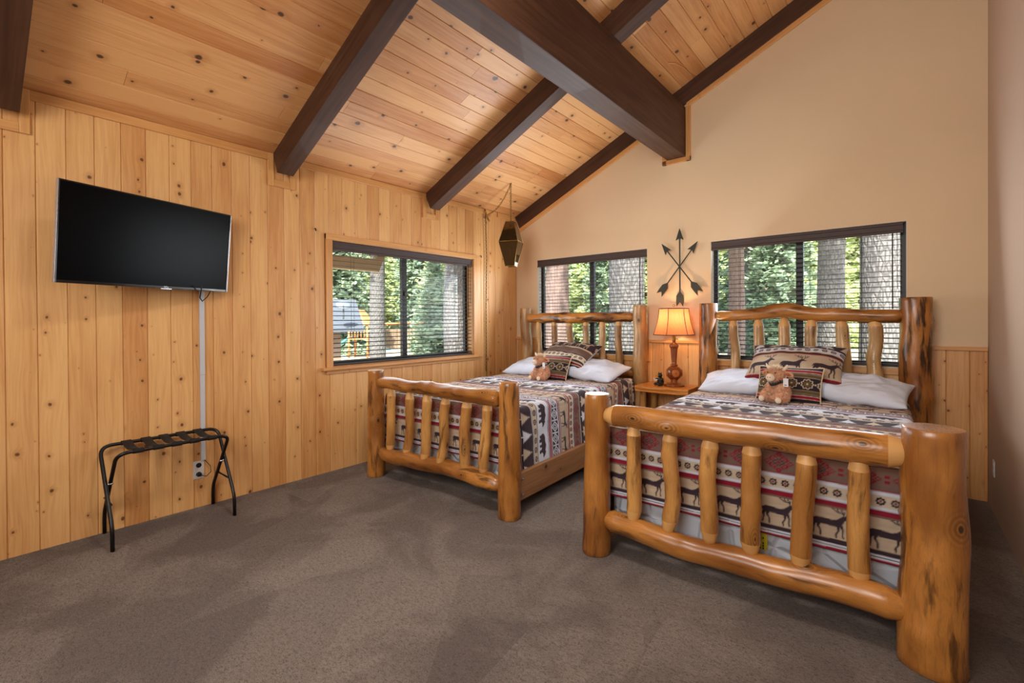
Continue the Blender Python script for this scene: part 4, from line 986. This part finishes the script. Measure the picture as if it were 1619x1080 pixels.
# ------------------------------------------------------------------ swag lantern
t = thing('swag_lantern', (.494, -.712, ceilz(.494)), 'smoked glass swag lantern hanging by a chain in the corner', 'pendant lamp')
PX, PY = .494, -.712; za, zb_, zc_ = 2.575, 2.335, 2.045
vd = Vector((CAMP.x-PX, CAMP.y-PY, 0)).normalized(); base_a = math.atan2(vd.y, vd.x)-R(17)
def sq(s, z): return [Vector((PX+s/math.sqrt(2)*math.cos(base_a-PI/4+i*PI/2), PY+s/math.sqrt(2)*math.sin(base_a-PI/4+i*PI/2), z)) for i in range(4)]
S0, S1, S2 = sq(.105, za), sq(.235, zb_), sq(.115, zc_)
for i in range(4):
    j = (i+1) % 4
    for a, b in ((S0, S1), (S1, S2)):
        n_ = (b[i]-a[i]).cross(a[j]-a[i]).normalized(); c_ = (a[i]+b[j])/2
        if n_.dot(c_-Vector((PX, PY, c_.z))) < 0: n_ = -n_
        q = [a[i], a[j], b[j], b[i]]; vs = q+[p-n_*.004 for p in q]
        link('glass_panel', mesh(vs, [(0, 1, 2, 3), (7, 6, 5, 4), (0, 4, 5, 1), (1, 5, 6, 2), (2, 6, 7, 3), (3, 7, 4, 0)]), t, M_SMOKE)
        tube('frame_strip', [a[i], b[i]], .003, M_BRASS, t, 6)
for s_ in (S0, S1, S2): tube('frame_strip', s_, .0035, M_BRASS, t, 6, True)
vs = [tuple(p+Vector((0, 0, .001))) for p in S0]+[tuple(p+Vector((0, 0, .006))) for p in S0]
link('top_cap', mesh(vs, [(3, 2, 1, 0), (4, 5, 6, 7), (0, 1, 5, 4), (1, 2, 6, 5), (2, 3, 7, 6), (3, 0, 4, 7)]), t, M_BRASS)
tube('stem', [(PX, PY, za), (PX, PY, zb_-.14)], .005, M_BRASS, t)
for i in range(3):
    a = base_a+i*2*PI/3; x1, y1 = PX+.035*math.cos(a), PY+.035*math.sin(a)
    arm = tube('candle_arm', [(PX, PY, zb_-.14), (PX+.02*math.cos(a), PY+.02*math.sin(a), zb_-.15), (x1, y1, zb_-.125)], .003, M_BRASS, t, 6)
    v_, f_ = lathe([(.006, 0), (.010, .012), (.008, .03), (.001, .045)], 10); link('bulb', mesh(v_, f_, True), arm, M_WHITEP, Matrix.Translation((x1, y1, zb_-.125)))
def chain(par, pts, link_len=.030, r=.0032):
    P = [Vector(p) for p in pts]; D = [0]
    for a, b in zip(P[:-1], P[1:]): D.append(D[-1]+(b-a).length)
    step = link_len*.78; s = 0; i = 0; vs = []; fs = []
    while s < D[-1]:
        k = max(j for j in range(len(D)) if D[j] <= s); k = min(k, len(P)-2); f = (s-D[k])/(D[k+1]-D[k]); c = P[k].lerp(P[k+1], f); d = (P[k+1]-P[k]).normalized()
        F = frame(d, None, c) @ Matrix.Rotation(PI/2*(i % 2)+.4, 4, 'Z'); pp = [F @ Vector((.010*math.cos(a), 0, link_len/2*math.sin(a))) for a in np.linspace(0, 2*PI, 9)[:-1]]
        v_, f_ = tube_data(pp, r, 4, True); b = len(vs); vs += v_; fs += [tuple(x+b for x in q) for q in f_]; s += step; i += 1
    o = link('chain', mesh(vs, fs, True), par, M_BRASS); o['kind'] = 'stuff'; return o
hz = ceilz(PX)-.012
chain(t, [(PX, PY, hz), (PX, PY, za+.01)])
sag = [Vector((PX, PY, hz-.005)).lerp(Vector((.03, -.66, 2.73)), f)-Vector((0, 0, .10*math.sin(PI*f)*(1-.3*f))) for f in np.linspace(0, 1, 9)]
chain(t, sag); chain(t, [(.03, -.66, 2.73), (.026, -.645, 2.2), (.022, -.655, 1.6), (.022, -.66, .75)])
chain(t, [(.03, -.665, 2.80), (.03, -.62, 2.70), (.035, -.60, 2.68), (.03, -.65, 2.72), (.028, -.70, 2.70)])
tube('cord', [(.032, -.655, 2.73), (.034, -.64, 2.2), (.028, -.65, 1.6), (.028, -.655, .74), (.02, -.66, .36)], .0025, M_CORD, t, 6)
for c_ in ((PX, PY, hz+.004), (.016, -.665, 2.80)): tube('hook', [Vector(c_)+Vector((.012*math.cos(a), 0, .012*math.sin(a))) for a in np.linspace(0, 5.0, 9)], .0028, M_BRASS, t, 6)

# ------------------------------------------------------------------ television
t = bpy.data.objects.new('television', None); COL.objects.link(t)
TVM = Matrix.Translation((.255, -4.145, 1.925)) @ Matrix.Rotation(R(17.0), 4, 'Z') @ Matrix.Rotation(R(5.8), 4, 'Y')
t.matrix_basis = TVM; tag(t, 'flat black television tilted forward on the pine wall', 'television')
# local: +x towards the room, y along the width, z up
tw, th_ = 1.037/2, .590/2
box('casing', -.045, -.004, -tw+.05, tw-.05, -th_+.04, th_-.05, M_DARKP, t, .01, None, False)
box('screen', -.006, .0, -tw+.010, tw-.010, -th_+.018, th_-.009, M_SCREEN, t, 0, None, False)
for q in ((-tw, -tw+.010, -th_, th_), (tw-.010, tw, -th_, th_), (-tw+.010, tw-.010, th_-.009, th_), (-tw+.010, tw-.010, -th_, -th_+.018)):
    box('bezel', -.014, .004, q[0], q[1], q[2], q[3], M_TVF, t, .002, None, False)
box('edge_strip', -.016, .0052, -tw-.0015, -tw+.003, -th_, th_, M_SILV, t, .001, None, False); box('edge_strip', -.016, .0052, tw-.003, tw+.0015, -th_, th_, M_SILV, t, .001, None, False)
box('power_light', -.004, .006, .045, .115, -th_-.006, -th_+.003, M_SILV, t, .002, None, False)
fc = bpy.data.curves.new('logo', 'FONT'); fc.body = 'TCL'; fc.size = .018; fc.extrude = .0006; fc.align_x = 'CENTER'
fo = bpy.data.objects.new('x', fc); COL.objects.link(fo); dg = bpy.context.evaluated_depsgraph_get(); lm = bpy.data.meshes.new_from_object(fo.evaluated_get(dg)); bpy.data.objects.remove(fo)
link('logo', lm, t, M_SILV, Matrix(((0, 0, 1, .0045), (1, 0, 0, .08), (0, 1, 0, -th_+.003), (0, 0, 0, 1))), False)
# articulated mount behind, fixed to the wall
box('wall_plate', .001, .015, -4.25, -4.05, 1.78, 2.05, M_DARKP, t, .003, Matrix.Identity(4), True)
tube('mount_arm', [(.012, -4.15, 1.90), (.12, -4.10, 1.90), (.215, -4.145, 1.915)], .016, M_DARKP, t)
tube('cable', [(.20, -3.86, 1.66), (.12, -3.85, 1.58), (.07, -3.82, 1.555), (.05, -3.78, 1.59), (.10, -3.76, 1.66)], .004, M_DARKP, t, 6)

t = thing('cord_cover', (.012, -3.806, .355), 'pale vertical cord cover running down the pine wall from the television', 'cable cover')
piece('channel', .0006, .02, -3.823, -3.790, 1.0, 1.66, M_GREYP, t); piece('channel', .0006, .018, -3.822, -3.791, .352, .999, M_GREYP, t)
t = thing('wall_outlet', (.004, -3.835, .281), 'white wall outlet with black plug under the cord cover', 'outlet')
piece('cover_plate', .0006, .006, -3.871, -3.799, .216, .35, M_WHITEP, t)
for z in (.318, .250):
    v_, f_ = lathe([(.018, 0), (.018, .003), (.016, .004)], 20); link('socket', mesh(v_, f_), t, M_DARKP, frame((1, 0, 0), (0, 0, 1), (.006, -3.835, z)))
box('plug', .008, .034, -3.848, -3.822, .238, .262, M_DARKP, t, .004)
tube('plug_cord', [(.03, -3.835, .25), (.05, -3.80, .235), (.045, -3.765, .26), (.03, -3.765, .30), (.016, -3.79, .34), (.012, -3.80, .356)], .003, M_DARKP, t, 6)
t = thing('wall_outlet', (W-.004, -.31, .33), 'small white outlet low on the plain taupe wall at right', 'outlet')
box('cover_plate', W-.006, W-.0006, -.345, -.275, .27, .385, M_WHITEP, t, .002)
for z in (.305, .350):
    v_, f_ = lathe([(.016, 0), (.016, .002), (.014, .003)], 16); link('socket', mesh(v_, f_), t, M_GREYP, frame((-1, 0, 0), (0, 0, 1), (W-.006, -.31, z)))
for (yy, zz, lab) in ((-.73, 2.215, 'tiny grey metal hook on the pine wall between window and chain'), (-2.905, 2.24, 'tiny grey metal hook on the pine wall left of the window top')):
    tube('x', [(.001, yy, zz), (.016, yy, zz), (.02, yy, zz-.02), (.026, yy, zz-.018)], .005, M_IRON).name = 'wall_hook'
    o = bpy.data.objects[-1] if False else [q for q in COL.objects if q.name.startswith('wall_hook')][-1]; tag(o, lab, 'hook')

# ------------------------------------------------------------------ luggage rack
t = thing('luggage_rack', (.2, -4.06, 0), 'black folding metal luggage rack with five straps below the television', 'luggage rack')
yn, yf = -4.405, -3.725
tA = rounded([(.385, yn, .004), (.385, yn, .142), (.055, yn-.004, .588), (.055, yf+.004, .588), (.385, yf, .142), (.385, yf, .004)], .07, 7)
tB = rounded([(.022, yn+.022, .004), (.022, yn+.022, .142), (.37, yn+.026, .588), (.37, yf-.026, .588), (.022, yf-.022, .142), (.022, yf-.022, .004)], .07, 7)
tube('leg_frame', tA, .0115, M_BLACK, t, 12); tube('leg_frame', tB, .0115, M_BLACK, t, 12)
def lerp3(a, b, f): return tuple(a[i]+(b[i]-a[i])*f for i in range(3))
tube('cross_bar', [(.30, yf-.012, .262), (.105, yf-.010, .262)], .006, M_BLACK, t); tube('cross_bar', [(.30, yn+.012, .262), (.105, yn+.010, .262)], .006, M_BLACK, t)
for yy in (yn+.012, yf-.012): tube('pivot', [(.213, yy-.025, .372), (.213, yy+.025, .372)], .007, M_SILV, t)
for f in (.13, .32, .50, .68, .87):
    yc = yn+.06+(yf-yn-.12)*f; vs = []; fs = []; m_ = 14; hw = .027
    prof = []
    for i in range(9):
        q = i/8; prof.append((.055+(.37-.055)*q, .602-.026*math.sin(PI*q)))
    prof = [(.042, .582), (.043, .594)]+prof+[(.382, .594), (.383, .582)]
    for (x, z) in prof: vs += [(x, yc-hw, z), (x, yc+hw, z)]
    for i in range(len(prof)-1): fs.append((2*i, 2*i+1, 2*i+3, 2*i+2))
    o = link('strap', mesh(vs, fs, True), t, M_STRAP); md = o.modifiers.new('t', 'SOLIDIFY'); md.thickness = .003
    for xx in (.055, .37): tube('strap_sleeve', [(xx, yc-hw, .588), (xx, yc+hw, .588)], .0150, M_STRAP, o, 12)

# ------------------------------------------------------------------ outside
GZ = -1.05
bm = bmesh.new(); bmesh.ops.create_grid(bm, x_segments=60, y_segments=60, size=70)
for v in bm.verts: v.co = Vector((v.co.x-20, v.co.y+30, GZ+.25*noise.noise(v.co*.12)-.1))
tag(link('ground', bm_mesh(bm, True), None, M_GROUND), kind='structure')
def ray(u, v, depth):
    return CAMP+(FW+RT*((u-809.5)/FPX)-UP*((v-SYP)/FPX))*depth
def trunk_mesh(r, H, seed, mat):
    vs = []; fs = []; n_ = 18; m_ = 22
    for j in range(m_+1):
        z = H*j/m_; rr = r*(1-.55*j/m_)*(1+.28*math.exp(-z/.35))
        for i in range(n_):
            a = 2*PI*i/n_; q = rr*(1+.07*noise.noise(Vector((math.cos(a)*2+seed, math.sin(a)*2, z*.9)))); vs.append((q*math.cos(a)+.12*noise.noise(Vector((seed, z*.15, 0))), q*math.sin(a), z))
    for j in range(m_):
        for i in range(n_): k = (i+1) % n_; fs.append((j*n_+i, j*n_+k, (j+1)*n_+k, (j+1)*n_+i))
    me = mesh(vs, fs, True); me.materials.append(mat); return me
def conifer_crown(z0, H, R_, seed, mat, dens=1.0, size=.34):
    rs = random.Random(seed); vs = []; fs = []; L = int((H-z0)*4.2*dens)
    for k in range(L):
        z = z0+(H-z0)*k/L; rr = R_*(1-((z-z0)/(H-z0)))**.8+.25
        for b in range(7):
            a = rs.uniform(0, 2*PI); bl = rr*rs.uniform(.65, 1.1); nseg = max(2, int(bl/size*1.7))
            for s in range(nseg):
                f = (s+.6)/nseg; c = Vector((math.cos(a)*bl*f, math.sin(a)*bl*f, z-.28*bl*f*f+rs.uniform(-.12, .12)))
                for _ in range(3):
                    d1 = Vector((rs.uniform(-1, 1), rs.uniform(-1, 1), rs.uniform(-.5, .3))).normalized()*size*rs.uniform(.5, 1.1); d2 = d1.cross(Vector((rs.uniform(-1, 1), rs.uniform(-1, 1), rs.uniform(-1, 1)))).normalized()*size*.32
                    p = c+Vector((rs.uniform(-.2, .2), rs.uniform(-.2, .2), rs.uniform(-.15, .15))); i0 = len(vs); vs += [p-d1, p+d2, p+d1, p-d2]; fs.append((i0, i0+1, i0+2, i0+3))
    me = mesh(vs, fs); me.materials.append(mat); return me
TR = {}
def get(kind):
    if kind in TR: return TR[kind]
    if kind == 'fir': r = (trunk_mesh(.22, 17, 1, M_BARKR), conifer_crown(.6, 17, 3.2, 1, M_LEAF, 1.0, .36))
    elif kind == 'spruce': r = (trunk_mesh(.25, 18, 2, M_BARK), conifer_crown(.4, 18, 2.8, 2, M_LEAFD, 1.1, .34))
    elif kind == 'young': r = (trunk_mesh(.09, 5.5, 3, M_BARKR), conifer_crown(.1, 5.6, 1.6, 3, M_LEAFD, 1.6, .2))
    elif kind == 'tall': r = (trunk_mesh(.38, 22, 4, M_BARK), conifer_crown(9, 22, 3.2, 4, M_LEAF, .9, .42))
    else: r = (trunk_mesh(.30, 22, 5, M_BARKR), conifer_crown(8, 22, 3.0, 5, M_LEAF, .9, .42))
    TR[kind] = r; return r
def tree_at(u, depth, kind, label, group, s=1.0, rz=0.):
    p = ray(u, 508, depth); root = thing('tree', (p.x, p.y, GZ-.15), label, 'tree', group, rz)
    tm, cm = get(kind)
    S = Matrix.Scale(s, 4) @ Matrix.Identity(4); S[3][3] = 1
    link('trunk', tm, root, None, S, False); link('foliage', cm, root, None, S, False)
    return root
tree_at(598, 21, 'tall', 'thick grey pine trunk seen through the left pane of the pine wall window', None, .95, .3)
tree_at(720, 13.5, 'tall', 'grey pine trunk seen at the far side of the pine wall window', None, .85, 1.3)
tree_at(878, 11, 'rtall', 'reddish pine trunk behind the smaller headboard window, left pane', None, 1.0, .2)
tree_at(990, 9, 'tall', 'pale grey pine trunk behind the smaller headboard window, right pane', None, .95, 2.2)
tree_at(1163, 17, 'rtall', 'reddish trunk behind the left pane of the larger headboard window', None, 1.0, 1.1)
tree_at(1187, 24, 'tall', 'slim grey trunk beside a reddish one behind the larger headboard window', None, .8, 2.1)
tree_at(1206, 30, 'rtall', 'distant slim trunk near the centre of the larger headboard window', None, 1.0, .7)
tree_at(1316, 13, 'tall', 'broad grey trunk behind the right pane of the larger headboard window, left of another', None, .95, .9)
tree_at(1392, 9.5, 'tall', 'broadest grey trunk behind the right pane of the larger headboard window', None, 1.02, 1.9)
tree_at(688, 19, 'young', 'young dark conifer seen through the right pane of the pine wall window', None, .9, .5)
tree_at(1236, 22, 'spruce', 'dense conifer just left of the mullion of the larger headboard window', None, .7, .5)
rs = random.Random(5); bk = 'conifers of the far forest'
for row, (d, cnt) in enumerate(((38, 16), (52, 18), (66, 18))):
    for i in range(cnt):
        u = 380+(1560-380)*(i+rs.uniform(.1, .9))/cnt
        if row == 0 and (540 < u < 665 or u > 1480): continue
        tree_at(u, d*rs.uniform(.92, 1.1), rs.choice(['fir', 'spruce', 'fir']), 'conifer of the far forest behind the house, seen through the blinds', bk, rs.uniform(.8, 1.25), rs.uniform(0, 6))
# eave outside the left window
t = tag(empty('trim_20', (-.6, -1.5, 2.6)), kind='structure')
box('soffit', -1.15, -.17, -7, .8, 2.36, 2.39, M_SOFFIT, t, 0); box('fascia', -1.19, -1.15, -7, .8, 2.30, 2.46, M_SOFFIT, t, .003)
for yy in (-2.6, -1.4, -.2): box('rafter_tail', -1.14, -.17, yy-.04, yy+.04, 2.24, 2.36, M_SOFFIT, t, .003)
box('beam', -1.06, -.94, -7, -1.60, 2.02, 2.17, M_SOFFIT, t, .004)
box('brace', -.05, .05, -.05, .05, 0, .45, M_SOFFIT, t, .004, frame((0, .42, 1), (1, 0, 0), (-1.0, -1.62, 2.03)))
# neighbouring shed with a dish on its roof
p = ray(540, 520, 12); az = math.atan2(RT.y, RT.x)
t = thing('shed', (p.x, p.y, GZ), 'grey roofed outbuilding at the left edge of the pine wall window', 'building', rz=az+.42)
box('wall', -3.0, -.02, 0, 1.5, 0, 2.27, M_SIDING, t, .01, None, False)
vs = [(-3.3, -.5, 2.18), (.5, -.5, 2.18), (.5, 1.5, 2.98), (-3.3, 1.5, 2.98), (-3.3, -.5, 2.27), (.5, -.5, 2.27), (.5, 1.5, 3.07), (-3.3, 1.5, 3.07)]
link('roof', mesh(vs, [(3, 2, 1, 0), (4, 5, 6, 7), (0, 1, 5, 4), (1, 2, 6, 5), (2, 3, 7, 6), (3, 0, 4, 7)]), t, M_ROOF, None, False)
pd = ray(543, 482, 11.4)
t = thing('satellite_dish', pd, 'oval grey satellite dish on the outbuilding roof', 'satellite dish')
prof = [(.001, .03)]+[(.19*math.sin(a), .03-.06*(1-math.cos(a))) for a in np.linspace(.1, 1.2, 8)]
v_, f_ = lathe(prof, 24, 1, .8); dish = link('reflector', mesh(v_, f_[:-2], True), t, M_DISH, frame(UP*1.0-FW*.9+RT*.5, (0, 0, 1), pd)); dish.modifiers.new('t', 'SOLIDIFY').thickness = .01
tube('mast', [pd, pd-Vector((0, 0, .35))], .02, M_DISH, t); tube('feed_arm', [pd-Vector((0, 0, .12)), pd+(CAMP-pd).normalized()*.25], .008, M_DISH, t)
# play set
p = ray(602, 553, 31); p.z = GZ; az = math.atan2(-FW.y, -FW.x)
t = thing('play_set', p, 'orange cedar play set with teal slide and swings beyond the pine wall window', 'playground', rz=az+PI/2)
def bar(name, a, b, r=.07, m=M_CEDAR, par=None): return tube(name, [a, b], r, m, par or t, 4, world=False)
for x in (-1.9, -.7):
    for y in (-.6, .6): bar('post', (x, y, 0), (x, y, 2.3))
box('platform', -1.95, -.65, -.65, .65, 1.25, 1.33, M_CEDAR, t, 0, None, False)
for x in np.linspace(-1.9, -.7, 7): bar('baluster', (x, -.62, 1.33), (x, -.62, 1.9), .03)
vs = [(-2.05, -.75, 2.2), (-.55, -.75, 2.2), (-.55, .75, 2.2), (-2.05, .75, 2.2), (-1.3, -.75, 3.2), (-1.3, .75, 3.2)]
link('roof', mesh(vs, [(0, 1, 4), (2, 3, 5), (1, 2, 5, 4), (3, 0, 4, 5), (3, 2, 1, 0)]), t, M_CEDAR, None, False)
bar('top_beam', (-.7, 0, 2.25), (3.0, 0, 2.25), .07)
for s in (-1, 1): bar('post', (3.0, 0, 2.3), (3.3, s*1.0, 0)); bar('post', (2.9, 0, 2.3), (2.6, s*1.0, 0))
for x in (.4, 1.3, 2.1):
    for s in (-.22, .22): bar('chain', (x+s, 0, 2.2), (x+s, 0, .5), .012, M_IRON)
    box('swing_seat', x-.24, x+.24, -.1, .1, .48, .52, M_SLIDE, t, 0, None, False)
for i in range(5): bar('rung', (-.68, -.4, .3+i*.25), (-.68, .4, .3+i*.25), .03)
vs = []; fs = []
for i in range(9):
    q = i/8; x = -1.95-1.9*q; z = 1.3*(1-q)**1.2+.1; vs += [(x, -.3, z+.12), (x, -.27, z), (x, .27, z), (x, .3, z+.12)]
for i in range(8):
    for k in range(3): fs.append((4*i+k, 4*i+k+1, 4*i+k+5, 4*i+k+4))
link('slide', mesh(vs, fs, True), t, M_SLIDE, None, False).modifiers.new('t', 'SOLIDIFY').thickness = .03
# far fence
p0 = ray(560, 540, 44); p1 = ray(720, 540, 40); p0.z = p1.z = GZ
t = thing('fence', p0, 'weathered board fence beyond the yard of the pine wall window', 'fence')
d = p1-p0; nB = int(d.length/.2)
fm = mesh([(x, y, z) for x in (-.085, .085) for y in (-.012, .012) for z in (0, 1.7)], [(0, 1, 3, 2), (4, 6, 7, 5), (0, 4, 5, 1), (2, 3, 7, 6), (1, 5, 7, 3), (0, 2, 6, 4)]); fm.materials.append(M_FENCE)
for i in range(min(nB, 120)): q = p0+d*((i+.5)/nB); link('board', fm, t, None, Matrix.Translation(q) @ Matrix.Rotation(math.atan2(d.y, d.x), 4, 'Z'))
tube('fence_rail', [p0+Vector((0, 0, 1.3)), p1+Vector((0, 0, 1.3))], .04, M_FENCE, t, 4)
bpy.context.view_layer.update()
